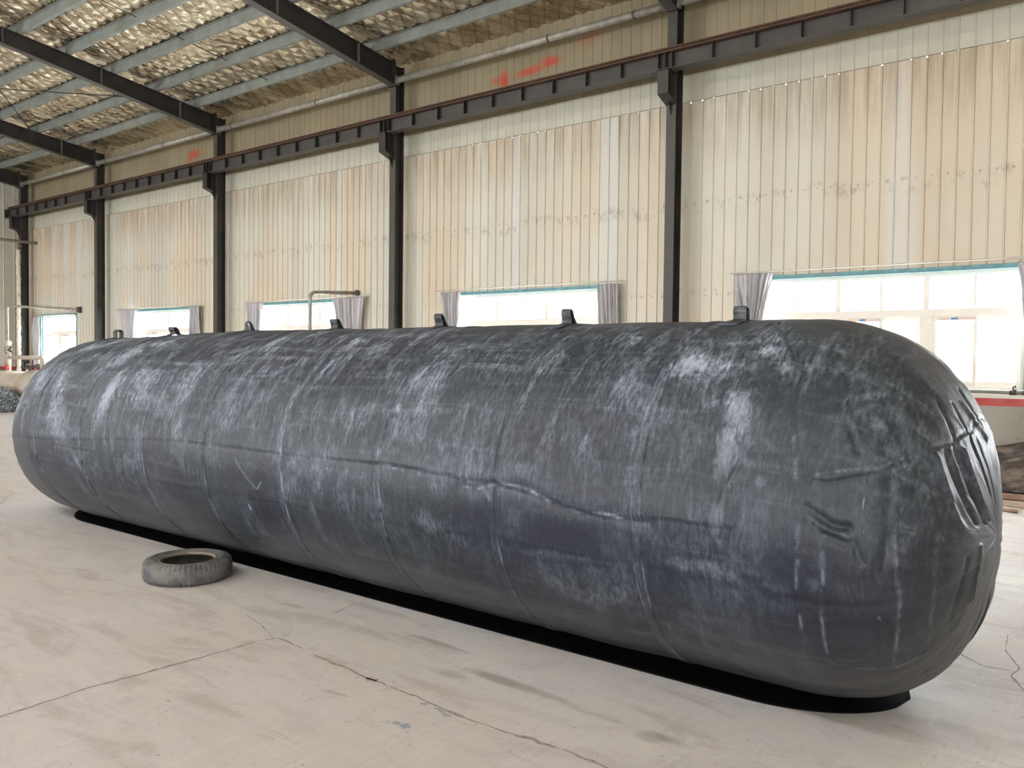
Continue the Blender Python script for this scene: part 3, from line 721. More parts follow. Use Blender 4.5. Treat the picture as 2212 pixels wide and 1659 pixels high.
# slight belly between the rings and long soft undulation
rr_ = np.array([-9.2] + rings + [-1.0])
idx = np.clip(np.searchsorted(rr_, S) - 1, 0, len(rr_) - 2); fr = (S - rr_[idx]) / (rr_[idx + 1] - rr_[idx]); fr = np.clip(fr, 0, 1)
dr += .007 * np.sin(math.pi * fr) + .008 * (fbm(S * .9, T * 1.2, 3, 3) - .5) * sstep(np.cos(T) * 0 + 1, 0, 1)
# lengthwise lap joints
lap = np.interp(S1, [-9.6, -8.4, -7.05, -5.5, -4.2, -3.5, -2.67, -2.3, -2.0, -1.8, -1.3, -.9], [-3, -4, 0, 5, 5, 6, 4, 1, -2, -1, 0, 4])[:, None]
dl = (D - lap); wig = 1.0 * (fbm(S * 3, S * 0, 41, 3) - .5)
dr += (.005 + .005 * sstep(S, -3.9, -3.4)) * sstep(dl + wig, -.25, .35) * (1 - sstep(dl, .4, 22)) * (S < -1.35)
line = np.maximum(line, .05 * np.exp(-((dl + wig) / .35) ** 2) * (S < -1.6))
for dg, a in ((23, .35), (39, .3), (62, .3), (-16, .5), (-37, .4)):
    off = 1.5 * (fbm(S * .8, S * 0, int(dg) + 60, 2) - .5) + .8 * np.sin(S * .8)
    dr += .003 * a * 2 * sstep(D - dg + off, -.3, .3) * (1 - sstep(D - dg + off, .3, 9))
dr -= .004 * path([(-7.6, -5), (-6.9, -7)], .012) + .004 * path([(-5.7, 24), (-5.3, 22)], .015)
# the pale wavy crease below the lap
crease = [(-3.47, 5.5), (-3.3, 4.2), (-3.2, 5), (-3.13, 3), (-2.99, 1)]
crease2 = [(-2.85, 2.2), (-2.78, 1), (-2.6, 4), (-2.45, 3.5), (-2.37, 2), (-2.26, -.5), (-2.1, -2), (-2.0, -1.8), (-1.76, -2.6)]
cr = np.maximum(path(crease, .0045, .03, 5), path(crease2, .0055, .03, 6)); line = np.maximum(line, cr * sstep(fbm(S * 16, T * 30, 8, 3), .38, .62) * .8)
dr -= .006 * path(crease2, .03, .04, 6)
line = np.maximum(line, .6 * path([(-2.72, 2), (-2.67, -1)], .012, .02, 9))
line = np.maximum(line, .5 * path([(-4.9, 0), (-4.85, -3), (-4.75, -8), (-4.68, -11), (-4.62, -8)], .006, .03, 12))
# seams and folds of the near end
girth = [(-1.03, 16.5), (-.98, 17), (-.79, 23), (-.65, 32), (-.5, 48), (-.42, 69), (-.44, 100), (-.44, 130)]
g = path(girth, .010); dr -= .010 * g; line = np.maximum(line, .55 * path([(-1.03, 17), (-.79, 23.6), (-.6, 37)], .004) * sstep(fbm(S * 30, T * 30, 3, 2), .4, .6))
dr += .006 * path([(a, b - 2.2) for a, b in girth], .022)
for pts, w, a, ln in (([(-1.14, 26), (-1.08, 7), (-1.08, -4), (-1.1, -30)], .005, -.003, .5), ([(-.98, 4), (-.98, -8), (-1.0, -32), (-.99, -38)], .006, .005, .45), ([(-.7, 5), (-.68, -16), (-.75, -43)], .007, .004, .4),
                      ([(-.92, -40), (-.75, -43), (-.61, -42)], .006, .004, .6), ([(-.5, 10), (-.55, -25), (-.6, -42)], .008, .004, .2), ([(-.99, 48), (-.9, 29), (-.9, 26)], .010, -.006, 0),
                      ([(-1.37, 23), (-1.3, 25), (-1.2, 21), (-1.12, 22), (-1.03, 26)], .012, -.005, .15), ([(-1.32, 24), (-1.34, 18), (-1.4, 8), (-1.42, 2)], .016, .010, .1), ([(-1.36, 23), (-1.38, 17), (-1.44, 8), (-1.47, 2)], .016, -.008, 0),
                      ([(-1.05, 8), (-.96, 5), (-.89, 5)], .018, -.015, 0), ([(-1.03, 5), (-.95, 3.2), (-.88, 3.4)], .014, .009, .25), ([(-1.06, 5.5), (-.99, 2), (-.9, 1)], .018, -.010, 0), ([(-.89, 6), (-.83, -4)], .010, -.012, .1),
                      ([(-1.07, 58), (-.96, 50), (-.9, 44)], .012, -.006, .1), ([(-1.44, 77), (-1.36, 66), (-1.3, 60), (-1.17, 47)], .014, -.012, 0), ([(-1.47, 75), (-1.38, 64), (-1.32, 58), (-1.2, 46)], .012, .009, .1),
                      ([(-1.04, 66), (-1.12, 52)], .014, -.006, 0), ([(-.86, 74), (-.93, 62)], .014, -.006, 0), ([(-.94, 33), (-.88, 26)], .010, -.010, 0), ([(-.96, 38), (-.90, 31), (-.91, 27)], .010, .008, 0),
                      ([(-.47, 47), (-.30, 34), (-.14, 22)], .020, -.022, 0), ([(-.42, 52), (-.26, 40), (-.12, 28)], .016, .016, .1), ([(-.4, 64), (-.28, 62), (-.16, 60)], .020, -.020, 0), ([(-.51, 41), (-.4, 30), (-.25, 17)], .022, -.018, 0),
                      ([(-.55, 36), (-.45, 24), (-.36, 12)], .024, .014, .1), ([(-.6, 30), (-.52, 18), (-.45, 6)], .02, -.010, 0), ([(-.56, 68), (-.48, 66), (-.43, 65)], .014, -.012, .1), ([(-.56, 84), (-.46, 86), (-.37, 94)], .018, -.016, 0),
                      ([(-.52, 76), (-.42, 80), (-.34, 90)], .016, .012, .15), ([(-.62, 60), (-.54, 54), (-.47, 50)], .016, -.010, 0), ([(-.36, 72), (-.2, 74), (-.08, 76)], .018, -.014, 0), ([(-1.0, 53), (-.85, 48), (-.71, 40), (-.66, 34)], .03, .008, .1),
                      ([(-1.5, 5), (-1.42, -8), (-1.48, -20)], .012, .003, .1), ([(-.3, -5), (-.35, -20), (-.45, -35)], .018, -.008, 0), ([(-.18, 0), (-.2, -20), (-.3, -35)], .018, .008, 0),
                      ([(-1.25, 45), (-1.22, 52), (-1.28, 60)], .010, -.004, 0), ([(-.75, 20), (-.72, 8), (-.76, -6)], .02, -.005, 0)):
    f_ = path(pts, w, .02, int(abs(pts[0][0]) * 100)); dr += a * f_
    if ln: line = np.maximum(line, ln * f_ * sstep(fbm(S * 18, T * 18, 17, 3), .42, .6))
capm = sstep(S, -1.25, -.5)
dr += capm * sstep(SR - S, .05, .45) * .018 * (np.abs(fbm(S * 3.5 + 5, T * 3.2, 77, 3) - .5) * 2 - .5) * (np.cos(T) > -2)
dr += sstep(-S, 8.3, 8.9) * .014 * (np.abs(fbm(S * 2.5, T * 3.5, 78, 3) - .5) * 2 - .5)
dr += .0022 * (fbm(S * 7, T * 7, 14, 4) - .5)
end = np.clip(np.minimum(S - SL, SR - S) / .12, 0, 1); dr = dr * end
X, Y, Z = bag_point(S, T, dr)
Z = np.where(Z < .006, .003 + (Z - .006) * .02, Z)
# dust, dirt and painted shading fields
dust = 0 * S
def db(s, d, rs, rd, a=1.0, rot=0.0):
    global dust
    px = S - s; py = (T - R(d)) * .9; c_, s_ = math.cos(rot), math.sin(rot)
    u = (px * c_ + py * s_) / rs; v = (-px * s_ + py * c_) / rd
    dust = np.maximum(dust, a * np.exp(-(u * u + v * v)))
for q in DUST: db(*q)
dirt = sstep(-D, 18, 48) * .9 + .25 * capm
cleanf = 0 * S
dust_shade = (.30 + 1.05 * sstep(D, -30, 50)) * (1 - .50 * sstep(S, -2.3, -.7)) * (.85 + .5 * sstep(-S, 5.5, 8))  # lighter top, darker underside and near end: shading put into the dust
for (s, d, rs, rd, a) in ((-3.0, -7, .6, .10, .7), (-2.2, -8, .5, .14, .8), (-1.2, -8, .25, .12, .6), (-4.2, -3, .5, .06, .4), (-1.15, 33, .22, .22, .8), (-.95, -2, .12, .2, .7), (-5.2, 12, .4, .2, .3), (-3.9, 33, .35, .14, .55), (-3.1, 33, .3, .12, .4)):
    cleanf = np.maximum(cleanf, a * np.exp(-(((S - s) / rs) ** 2 + ((T - R(d)) * .9 / rd) ** 2)))
# sheets of rubber differ: one level per panel between two rings and two laps
prg = np.random.default_rng(8).random((12, 8)); pj = np.digitize(D + 1.2 * np.sin(S * 1.3), [-37, -16, 3, 23, 39, 62])
dust_shade = dust_shade * (.72 + .56 * prg[idx, pj])
bag = thing('rubber_airbag', 'huge dusty black inflated rubber airbag with rounded ends, lying across the concrete floor', 'inflatable airbag', (-4.9, 4.2, 0))
body = grid_obj('bag_body', X, Y, Z, m_rubber, bag, {'dust': dust, 'dirt': dirt, 'line': line, 'clean': cleanf, 'dust_shade': dust_shade}, True, (S, T * .9))

def strap_loop(x, lean, tall, twist):
    th = R(86); px, py, pz = [float(np.ravel(v)[0]) for v in bag_point(np.array([x]), np.array([th]), np.array([.004]))]
    path_ = [(-.075, -.006), (-.05, .0), (-.030, .008), (-.028, .03), (-.030 + lean * .3, .055 * tall), (-.012 + lean * .7, .075 * tall), (.012 + lean, .078 * tall), (.030 + lean, .062 * tall), (.032 + lean * .6, .035), (.030, .010), (.05, .0), (.08, -.010)]
    # smooth the loop
    P = [Vector((0, a, b)) for a, b in path_]; Q = []
    for i in range(len(P) - 1):
        p0, p1, p2, p3 = P[max(i - 1, 0)], P[i], P[i + 1], P[min(i + 2, len(P) - 1)]
        for t in (0, .25, .5, .75):
            Q.append(.5 * ((2 * p1) + (-p0 + p2) * t + (2 * p0 - 5 * p1 + 4 * p2 - p3) * t * t + (-p0 + 3 * p1 - 3 * p2 + p3) * t ** 3))
    Q.append(P[-1]); hw = .033; th_ = .0035; vs = []; fs = []
    for i, q in enumerate(Q):
        d = (Q[min(i + 1, len(Q) - 1)] - Q[max(i - 1, 0)]).normalized(); n = Vector((0, -d.z, d.y))
        up = max(0, q.z) / .08
        for sx, sn in ((-hw, th_), (hw, th_), (hw, -th_), (-hw, -th_)):
            c = Vector((sx, 0, 0)); a = twist * up; c = Vector((sx * math.cos(a), sx * math.sin(a), 0))
            vs.append(Vector((px, py, pz)) + Vector((0, q.y, q.z)) + c + n * sn)
    m = len(Q)
    for i in range(m - 1):
        for k in range(4): fs.append((i * 4 + k, i * 4 + (k + 1) % 4, (i + 1) * 4 + (k + 1) % 4, (i + 1) * 4 + k))
    fs += [(3, 2, 1, 0), tuple((m - 1) * 4 + k for k in range(4))]
    return MB().add(vs, fs).build('lifting_loop', m_loop, bag)
for x, l, t_, tw in ((-8.09, .0, 1.05, .1), (-7.07, -.03, .9, .3), (-5.95, -.02, 1.0, -.5), (-4.85, -.035, .95, .2), (-3.79, -.04, 1.1, -.1), (-2.76, -.035, 1.15, -.15), (-1.69, -.01, .95, .05)):
    lo = strap_loop(x, l, t_, tw)
    # glued patch that holds the loop
    sx = np.linspace(x - .05, x + .05, 6); tx = np.radians(np.linspace(74, 97, 12)); a_, b_ = np.meshgrid(sx, tx, indexing='ij')
    PX, PYY, PZ = bag_point(a_, b_, 0 * a_ + .0085)
    po = grid_obj('loop_patch', PX, PYY, PZ, m_rubber, lo, {'dust': 0 * a_ + .25, 'dirt': 0 * a_, 'line': 0 * a_, 'clean': 0 * a_, 'dust_shade': 0 * a_ + 1.2}, False, (a_, b_ * .9))
    s_ = po.modifiers.new('thick', 'SOLIDIFY'); s_.thickness = .004; s_.offset = 0

# black patch added on the floor as the shadow under the bag
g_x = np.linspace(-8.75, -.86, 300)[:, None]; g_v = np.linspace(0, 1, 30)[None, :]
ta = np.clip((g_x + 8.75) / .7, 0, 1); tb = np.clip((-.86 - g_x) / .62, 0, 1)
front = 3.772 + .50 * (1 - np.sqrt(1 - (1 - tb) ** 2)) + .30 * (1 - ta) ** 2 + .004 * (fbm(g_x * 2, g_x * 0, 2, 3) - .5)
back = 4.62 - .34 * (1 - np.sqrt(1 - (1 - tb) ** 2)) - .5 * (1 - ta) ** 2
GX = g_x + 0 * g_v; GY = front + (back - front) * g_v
sh = grid_obj('shadow_patch', GX, GY, 0 * GX + .0016, m_shadow_patch); s = sh.modifiers.new('thick', 'SOLIDIFY'); s.thickness = .0012; s.offset = -1
tag(sh, 'thin black patch on the floor painting the shadow under the airbag', 'painted shadow')

# ================================================================== old tyre on the floor
ty = thing('car_tyre', 'old dusty car tyre lying flat on the floor in front of the airbag', 'tyre', (-5.475, 3.305, 0))
prof = [(.196, .030), (.205, .022), (.225, .016), (.255, .010), (.282, .014), (.296, .026), (.303, .045), (.307, .085), (.303, .125), (.296, .144), (.282, .156), (.255, .160), (.225, .154), (.205, .148), (.196, .140)]
inner = [(.196, .134), (.210, .140), (.250, .150), (.280, .145), (.292, .120), (.296, .085), (.292, .050), (.280, .025), (.250, .020), (.210, .030)]
pr = prof + inner; n = 216; vs = []; fs = []; m = len(pr)
for k in range(n):
    a = 2 * math.pi * k / n; c_, s_ = math.cos(a), math.sin(a)
    for i, (r, h) in enumerate(pr):
        if i in (5, 9) and k % 4 in (0, 1): r -= .011
        if i in (4, 10) and k % 4 in (0, 1): r -= .006
        if i in (5, 9) and k % 4 in (0, 1): h += .002 if i == 5 else -.003
        vs.append((-5.475 + r * c_, 3.305 + r * s_, h - .0095))
for k in range(n):
    for i in range(m): fs.append((k * m + i, ((k + 1) % n) * m + i, ((k + 1) % n) * m + (i + 1) % m, k * m + (i + 1) % m))
MB().add(vs, fs).build('carcass', m_tyre, ty, True)
for h in (.128, .020):
    MB().lathe([(.178, h - .004), (.186, h + .010), (.196, h + .014), (.202, h + .008), (.200, h - .004), (.188, h - .008)], 96, (-5.475, 3.305, 0), 'z', 0, True).build('bead_ring', m_bead, ty, True)
MB().lathe([(.240, .1485), (.243, .153), (.247, .1515), (.249, .149)], 96, (-5.475, 3.305, 0)).build('sidewall_rib', m_tyre, ty, True)

# ================================================================== curtains and their rods
def curtain(i, xt, xb, z0, z1, folds, label, amp=.035, mid=None, rag=.0):
    n, m = 120, 60; u = np.linspace(0, 1, n)[:, None]; v = np.linspace(0, 1, m)[None, :]
    e = sstep(v, 0, 1) if mid is None else None
    if mid is None:
        xa = xt[0] + (xb[0] - xt[0]) * v ** .8; xc = xt[1] + (xb[1] - xt[1]) * v ** .8
    else:
        xa = np.interp(v, [0, .45, 1], [xt[0], mid[0], xb[0]]); xc = np.interp(v, [0, .45, 1], [xt[1], mid[1], xb[1]])
    uu = u + .035 * np.sin(u * 9 + i) * v + .03 * (fbm(u * 4, v * 2 + i, i, 3) - .5)
    Xc = xa + (xc - xa) * uu
    ph = 1.25 * folds * 2 * math.pi * (u + .05 * np.sin(3 * v + i + 5 * u))
    Yc = 11.375 + 1.35 * amp * (np.sin(ph) * .6 + .4 * np.sin(ph * 1.7 + i)) * (.55 + .45 * v) + .03 * (fbm(u * 10, v * 4, 30 + i, 3) - .5) - rag * (fbm(u * 5, v * 5, 50 + i, 3) - .35)
    Zc = z1 + (z0 - z1) * v + 0 * u + .012 * np.sin(ph) * (v > .98)
    o = grid_obj('curtain', Xc, Yc, Zc, m_curtain)
    s = o.modifiers.new('thick', 'SOLIDIFY'); s.thickness = .004
    return tag(o, label, 'curtain', 'grey window curtains')
ZC = 2.823
W = ['farthest window', 'second window from the far end', 'third window from the far end', 'window left of the nearest column', 'widest window']
curtain(1, (-27.50, -27.10), (-27.45, -27.12), 1.30, 2.74, 4, 'grey curtain bunched at the left of the ' + W[0], .03, (-27.72, -27.06))
curtain(2, (-22.32, -21.34), (-21.95, -21.45), 1.45, ZC, 4, 'grey curtain tapering down at the left of the ' + W[1], .04)
curtain(3, (-18.80, -18.34), (-18.72, -18.36), 1.45, ZC, 6, 'narrow pleated grey curtain at the right of the ' + W[1])
curtain(4, (-16.46, -15.84), (-16.28, -15.95), 1.45, ZC, 5, 'grey curtain at the left of the ' + W[2], .04)
curtain(5, (-13.44, -12.47), (-13.10, -12.68), 1.45, ZC, 8, 'wide pleated grey curtain at the right of the ' + W[2], .04)
curtain(6, (-10.40, -9.95), (-10.28, -10.06), 1.45, ZC, 7, 'pleated grey curtain at the left of the ' + W[3], .04)
curtain(7, (-7.05, -6.65), (-6.98, -6.62), 1.45, ZC, 7, 'narrow pleated grey curtain at the right of the ' + W[3])
curtain(8, (-4.74, -4.17), (-4.63, -4.42), 1.45, ZC + .03, 5, 'crumpled torn grey curtain at the left of the ' + W[4], .045, None, .10)
curtain(9, (-1.26, -.72), (-1.10, -.80), 1.45, ZC, 6, 'grey curtain at the right edge of the picture, on the ' + W[4], .04)
for q, (a, b, z) in enumerate(((-27.55, -24.85, 2.775), (-22.38, -18.28, 2.845), (-16.52, -12.42, 2.845), (-10.60, -6.58, 2.862), (-4.80, -.62, 2.872))):
    t = thing('curtain_rod', 'thin pale curtain rod above the ' + W[q], 'curtain rod', (a, 11.385, z), 'curtain rods')
    MB().tube([(a, 11.385, z), (b, 11.385, z)], .011, 10).build('rod', m_rod, t, True)
    for x in (a + .06, b - .06): MB().box(x - .008, x + .008, 11.385, 11.49, z - .010, z + .004).build('rod_bracket', m_rod, t)

# ================================================================== pipework
def elbow(pts, r0, n=6):
    """round the corners of a polyline"""
    P = [Vector(p) for p in pts]; out = [P[0]]
    for a, b, c_ in zip(P[:-2], P[1:-1], P[2:]):
        d1 = (a - b).normalized(); d2 = (c_ - b).normalized(); s, e = b + d1 * r0, b + d2 * r0
        for i in range(n + 1):
            t = i / n; out.append((1 - t) ** 2 * s + 2 * t * (1 - t) * b + t * t * e)
    out.append(P[-1]); return out
def handwheel(parent, c, axis, r=.09):
    mb = MB(); ring = []
    A = Vector(axis).normalized(); u = A.cross(Vector((0, 0, 1))); u = Vector((1, 0, 0)) if u.length < .1 else u.normalized(); v = A.cross(u); c = Vector(c)
    for k in range(25): t = 2 * math.pi * k / 24; ring.append(c + u * math.cos(t) * r + v * math.sin(t) * r)
    mb.tube(ring, .011, 8, False)
    for k in range(4): t = math.pi * k / 4 * 2; mb.tube([c, c + u * math.cos(t) * r + v * math.sin(t) * r], .007, 6)
    mb.tube([c - A * .10, c + A * .02], .011, 8); return mb.build('handwheel', m_valve, parent, True)
py = 10.58
t = thing('steam_pipe', 'bent pale steam pipe in the far left corner, ending above the farthest window', 'pipe', (-27.29, py, 1.0))
MB().tube(elbow([(-27.33, py, 1.98), (-27.33, py, 3.05), (-24.60, 11.46, 2.90)], .14), .036, 14).build('thin_pipe', m_pipe, t, True)
MB().tube([(-24.68, 11.43, 2.903), (-24.60, 11.485, 2.899)], .09, 16).build('wall_flange', m_valve, t, True)
MB().tube([(-27.29, py, 1.085), (-27.29, py, 1.93), (-27.30, py, 2.02)], [.08, .08, .040], 18).build('thick_pipe', m_vessel, t, True)
MB().tube([(-27.29, py, 1.90), (-27.29, py, 1.97)], .10, 18).build('collar', m_vessel, t, True)
MB().tube(elbow([(-27.27, py, 1.50), (-25.02, py, 1.50), (-25.02, py, 1.12)], .12), .058, 16).build('cross_pipe', m_vessel, t, True)
pv = []
for h_ in (1.12, 1.17, 1.24, 1.28):
    for k in range(7):
        a = R(-150 + 22 * k + (8 if h_ == 1.17 else 0)); pv.append((-27.29 + .084 * math.cos(a), py + .084 * math.sin(a), h_ + .02 * math.sin(k * 2)))
MB().add(pv, [(r0 * 7 + k, r0 * 7 + k + 1, r0 * 7 + k + 8, r0 * 7 + k + 7) for r0 in range(3) for k in range(6)]).build('red_paint_mark', m_redpaint, t)
vv = MB(); vv.tube([(-27.22, py, 1.73), (-27.02, py - .03, 1.73)], .055, 14); vv.tube([(-27.1, py, 1.64), (-27.1, py, 1.82)], .045, 12); vv = vv.build('valve_body', m_valve, t, True)
handwheel(vv, (-26.92, py - .12, 1.71), (.7, -.7, 0), .12)
t = thing('steam_pipe', 'bent pale pipe standing in front of the third window from the far end', 'pipe', (-14.1, 10.55, 0))
MB().tube(elbow([(-13.14, 10.55, .03), (-13.14, 10.55, 2.88), (-12.79, 11.46, 2.92)], .12), .036, 14).build('thin_pipe', m_pipe, t, True)
MB().tube([(-12.80, 11.44, 2.92), (-12.79, 11.482, 2.92)], .06, 16).build('wall_flange', m_valve, t, True)
MB().tube([(-13.14, 10.55, 0), (-13.14, 10.55, .03)], .09, 16).build('floor_flange', m_valve, t, True)

t = thing('steel_vessel', 'long beige horizontal vessel along the wall behind the heap of chain', 'vessel', (-26.2, py, 0))
MB().lathe([(0, -2.0), (.2, -1.97), (.34, -1.88), (.43, -1.74), (.46, -1.55), (.46, 1.7), (.43, 1.88), (.34, 2.02), (.2, 2.12), (0, 2.15)], 40, (-26.2, py, .625), 'x').build('shell', m_vessel, t, True)
for x in (-27.4, -25.0): MB().prism([(10.28, 0), (10.88, 0), (10.88, .32), (10.75, .215), (10.58, .172), (10.41, .215), (10.28, .32)], 'x', x - .05, x + .05).build('saddle', m_vessel, t)
t = thing('valve_assembly', 'small valve with handwheels on top of the beige vessel, below the farthest window', 'valve', (-25.6, py, 1.09))
a = MB(); a.tube([(-25.92, py, 1.24), (-25.20, py, 1.24)], .042, 14); a.tube([(-25.6, py, 1.12), (-25.6, py, 1.42)], .032, 12); a.tube([(-25.94, py, 1.24), (-25.90, py, 1.24)], .075, 14); a.tube([(-25.25, py, 1.24), (-25.21, py, 1.24)], .075, 14); a = a.build('valve_body', m_valve, t, True)
b_ = MB(); b_.box(-25.98, -25.18, py - .06, py + .06, 1.088, 1.115); b_.box(-25.96, -25.93, py - .05, py + .05, 1.115, 1.32); b_.build('support_frame', m_vessel, t)
handwheel(a, (-25.62, py - .17, 1.30), (.5, -.8, .1), .12)
handwheel(a, (-25.48, py - .14, 1.17), (0, -.9, .4), .065)

mb = MB(); pts = []; rs = []
z = 1.02
while z < 4.85: pts.append((-27.60 + rnd.uniform(-.010, .010), 11.0 + rnd.uniform(-.008, .008), z)); rs.append(rnd.uniform(.052, .076)); z += .09
mb.tube(pts, rs, 16)
t = thing('insulated_pipe', 'lumpy white insulated pipe standing upright beside the farthest column', 'pipe', (-27.60, 11.0, 1.0))
mb.build('insulation', m_insul, t, True)
MB().tube([(-27.60, 11.0, .98), (-27.60, 11.0, 4.98)], .03, 12).build('pipe_core', m_pipe, t, True)
for zc in (1.6, 3.0, 4.9): MB().box(-27.662, -27.58, 11.0, 11.102, zc, zc + .03).build('pipe_clip', m_galv, t)
tag(MB().tube([(-27.48, 6.5, 5.05), (-27.48, 11.47, 5.04)], .045, 16).build('header_pipe', m_pipe, None, True), 'pale straight pipe crossing in front of the farthest column, high at the left edge', 'pipe')

t = thing('radiator_pipe', 'steel pipe with small valves on the white ledge under the widest window', 'pipe', (-2.8, 11.43, 1.25))
MB().tube([(-4.6, 11.43, 1.283), (3.9, 11.43, 1.283)], .024, 14).build('pipe_run', m_galv, t, True)
for x in (-1.27, -1.14, 1.5): 
    MB().tube([(x - .035, 11.43, 1.283), (x + .035, 11.43, 1.283)], .033, 12).build('fitting', m_valve, t, True)
    MB().tube([(x, 11.43, 1.29), (x, 11.43, 1.345), (x + .03, 11.43, 1.35)], [.010, .010, .016], 8).build('valve_stem', m_valve, t, True)

# heap of chain
hp = MB(); r_ = random.Random(5)
hmx = lambda x, y: .62 * max(0, 1 - ((x + 26.35) / 1.65) ** 4) ** .8 * max(0, 1 - ((y - 9.72) / .34) ** 4) ** .7
for _ in range(2600):
    x = -26.35 + r_.uniform(-1.6, 1.6); y = 9.72 + r_.uniform(-.33, .33); h = hmx(x, y)
    if h < .02: continue
    z = max(.03, h * (1 if r_.random() < .6 else r_.uniform(.1, 1)) + r_.uniform(-.04, .03)); d = Vector((r_.gauss(0, 1), r_.gauss(0, 1), r_.gauss(0, .7))).normalized(); l = r_.uniform(.05, .09)
    n_ = d.cross(Vector((r_.gauss(0, 1), r_.gauss(0, 1), r_.gauss(0, 1)))).normalized() * .022; c_ = Vector((x, y, max(z, .05)))
    ring = [c_ - d * l * .6 + n_, c_ + d * l * .6 + n_, c_ + d * l, c_ + d * l * .6 - n_, c_ - d * l * .6 - n_, c_ - d * l, c_ - d * l * .6 + n_]
    hp.tube([p if p.z > .008 else Vector((p.x, p.y, .008)) for p in ring], .0085, 4, False)
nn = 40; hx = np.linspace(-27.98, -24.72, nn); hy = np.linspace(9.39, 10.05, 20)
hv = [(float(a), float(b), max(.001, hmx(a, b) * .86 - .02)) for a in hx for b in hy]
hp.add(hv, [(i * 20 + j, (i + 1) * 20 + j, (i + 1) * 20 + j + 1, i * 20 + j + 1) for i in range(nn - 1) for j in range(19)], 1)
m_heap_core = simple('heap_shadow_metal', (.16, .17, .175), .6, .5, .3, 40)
tag(hp.build('chain_heap', [m_chain, m_heap_core]), 'heap of tangled galvanised chain on the floor at the far left', 'chain', None, 'stuff')

# tarpaulin, timbers and scraps along the foot of the wall at the right
n, m = 260, 90; u = np.linspace(0, 1, n)[:, None]; v = np.linspace(0, 1, m)[None, :]
Xt = -2.9 + 5.2 * u + 0 * v
hh = .50 + .20 * sstep(u, .25, .5) + .10 * (fbm(u * 9, u * 0, 4, 3) - .5)
ang = v * math.pi * .5
Yt = 11.39 - .38 * np.sin(ang) ** .8 - .05 * (fbm(u * 6 + v * 2, v * 5, 8, 4) - .5) * 2 * np.sin(v * math.pi)
Zt = .145 + hh * np.cos(ang) ** 1.1 + .11 * (np.abs(fbm(u * 5 + v * 1.2, v * 5 + u * 3, 12, 4) - .5) * 2 - .35) * np.sin(v * math.pi)
o = grid_obj('tarpaulin', Xt, np.minimum(Yt, 11.385), np.maximum(Zt, .142), m_tarp); s = o.modifiers.new('thick', 'SOLIDIFY'); s.thickness = .006; s.offset = -1
tag(o, 'crumpled dark brown tarpaulin heaped along the foot of the wall at the right', 'tarpaulin')
tag(bevel(MB().box(-3.1, 2.6, 10.90, 11.38, .075, .135).build('timber_board', m_wood), .006), 'brown timber board under the tarpaulin, upper one of two', 'board', 'timber boards')
tag(bevel(MB().box(-3.0, 2.7, 10.84, 11.36, .0, .068).build('timber_board', m_wood2), .006), 'pale timber board on the floor under the tarpaulin, lower one of two', 'board', 'timber boards')
r_ = random.Random(3)
def scrap(cx, cy, rx, ry, label):
    n_ = 22; mb = MB(); vs = [(cx, cy, .028)]
    for ring_, zz in ((.5, .03), (1, .004)):
        for k in range(n_):
            a = 2 * math.pi * k / n_; q = ring_ * (.7 + .6 * r_.random()); vs.append((cx + rx * q * math.cos(a), cy + ry * q * math.sin(a), zz * r_.uniform(.4, 1.5)))
    fs = [(0, 1 + k, 1 + (k + 1) % n_) for k in range(n_)] + [(1 + k, 1 + n_ + k, 1 + n_ + (k + 1) % n_, 1 + (k + 1) % n_) for k in range(n_)]
    o = mb.add(vs, fs).build('plastic_scrap', m_white_plastic); s = o.modifiers.new('thick', 'SOLIDIFY'); s.thickness = .002; s.offset = 1
    return tag(o, label, 'plastic scrap', 'torn plastic scraps')
scrap(-1.40, 10.66, .24, .08, 'torn whitish plastic scrap on the floor by the timber boards, left one')
scrap(-.80, 10.64, .18, .07, 'torn whitish plastic scrap on the floor by the timber boards, right one')
tag(MB().tube([(-1.33, 10.50, .022), (-1.2, 10.46, .018), (-1.08, 10.42, .022)], [.014, .024, .020], 8).build('wood_stick', m_wood), 'short dark broken stick lying on the floor in front of the plastic scraps', 'stick')

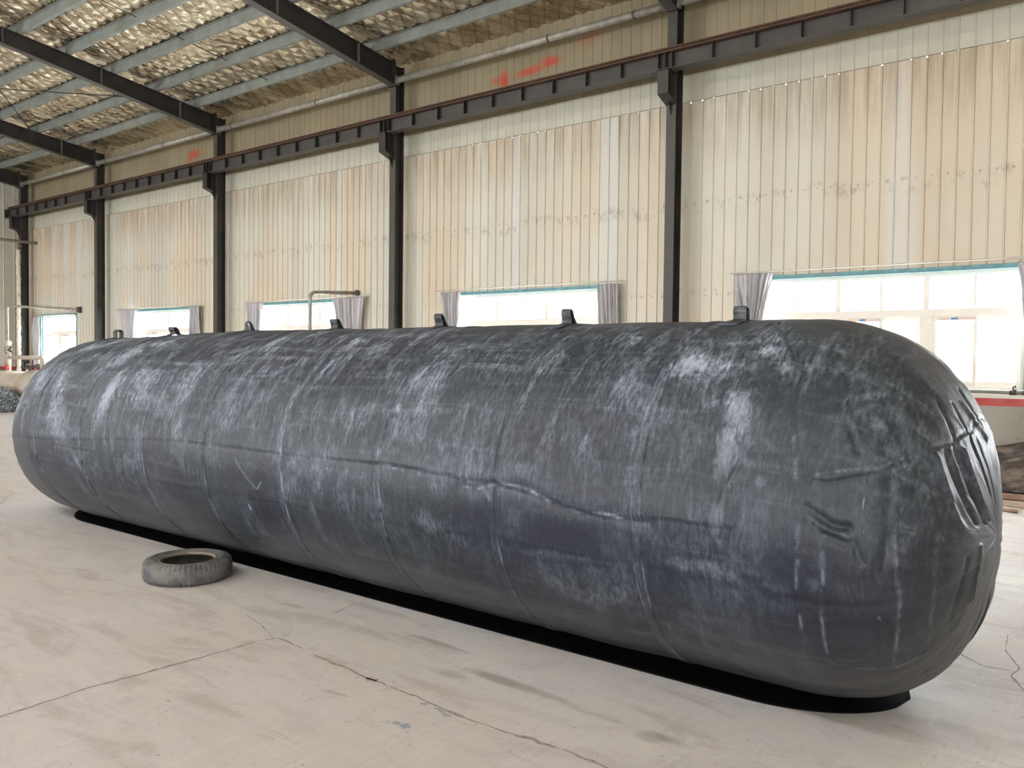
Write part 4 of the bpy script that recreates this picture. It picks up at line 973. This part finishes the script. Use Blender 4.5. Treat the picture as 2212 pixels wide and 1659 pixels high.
# ================================================================== light, world, camera
sc = bpy.context.scene
w = bpy.data.worlds.new('overcast_sky'); sc.world = w; w.use_nodes = True
bg = w.node_tree.nodes['Background']; bg.inputs[0].default_value = (.93, .965, 1, 1); bg.inputs[1].default_value = SKY_STRENGTH
def portal(name, loc, rot, sx, sy):
    l = bpy.data.lights.new(name, 'AREA'); l.shape = 'RECTANGLE'; l.size = sx; l.size_y = sy
    o = bpy.data.objects.new(name, l); C.objects.link(o); o.location = loc; o.rotation_euler = rot
    l.cycles.is_portal = True
for a, b, n in WIN + extra: portal('window_daylight', ((a + b) / 2, 11.64, (ZS + ZT) / 2), (R(-90), 0, 0), b - a, ZT - ZS)
for a, b, c_, d in OPP: portal('window_daylight', ((a + b) / 2, YO - .02, (c_ + d) / 2), (R(90), 0, 0), b - a, d - c_)  # opposite windows and the added goods door
portal('added_door_daylight', (XR2 + .02, (ADDED_DOOR_R[0] + ADDED_DOOR_R[1]) / 2, 1.6), (R(90), 0, R(90)), ADDED_DOOR_R[1] - ADDED_DOOR_R[0], 3.2)
portal('added_rooflight_daylight', ((XE + XR2) / 2, sum(ADDED_ROOFLIGHT) / 2, float(ROOF(sum(ADDED_ROOFLIGHT) / 2)) + .05), (0, 0, 0), XR2 - XE, ADDED_ROOFLIGHT[1] - ADDED_ROOFLIGHT[0])

cam = bpy.data.cameras.new('camera'); co = bpy.data.objects.new('camera', cam); C.objects.link(co)
Rt = Vector((.79296593, .60915559, .01159705)); Dn = Vector((.02703293, -.01616155, -.99950389)); Fw = Vector((-.60866596, .79288604, -.02928281))
mw = Matrix.Identity(4)
for i in range(3): mw[i][0] = Rt[i]; mw[i][1] = -Dn[i]; mw[i][2] = -Fw[i]
mw[2][3] = 1.6
co.matrix_world = mw; cam.sensor_width = 36; cam.lens = 1790 / 2212 * 36; cam.clip_start = .05; cam.clip_end = 300
sc.camera = co
sc.view_settings.view_transform = 'Standard'; sc.view_settings.look = 'None'; sc.view_settings.gamma = 1; sc.view_settings.use_curve_mapping = False
sc.view_settings.exposure = EXPOSURE
sc.cycles.use_denoising = True; sc.cycles.max_bounces = 6; sc.cycles.diffuse_bounces = 3; sc.cycles.glossy_bounces = 2; sc.cycles.use_adaptive_sampling = True; sc.cycles.adaptive_threshold = .2; sc.cycles.adaptive_min_samples = 16; sc.cycles.transparent_max_bounces = 8
sc.cycles.sample_clamp_indirect = 10
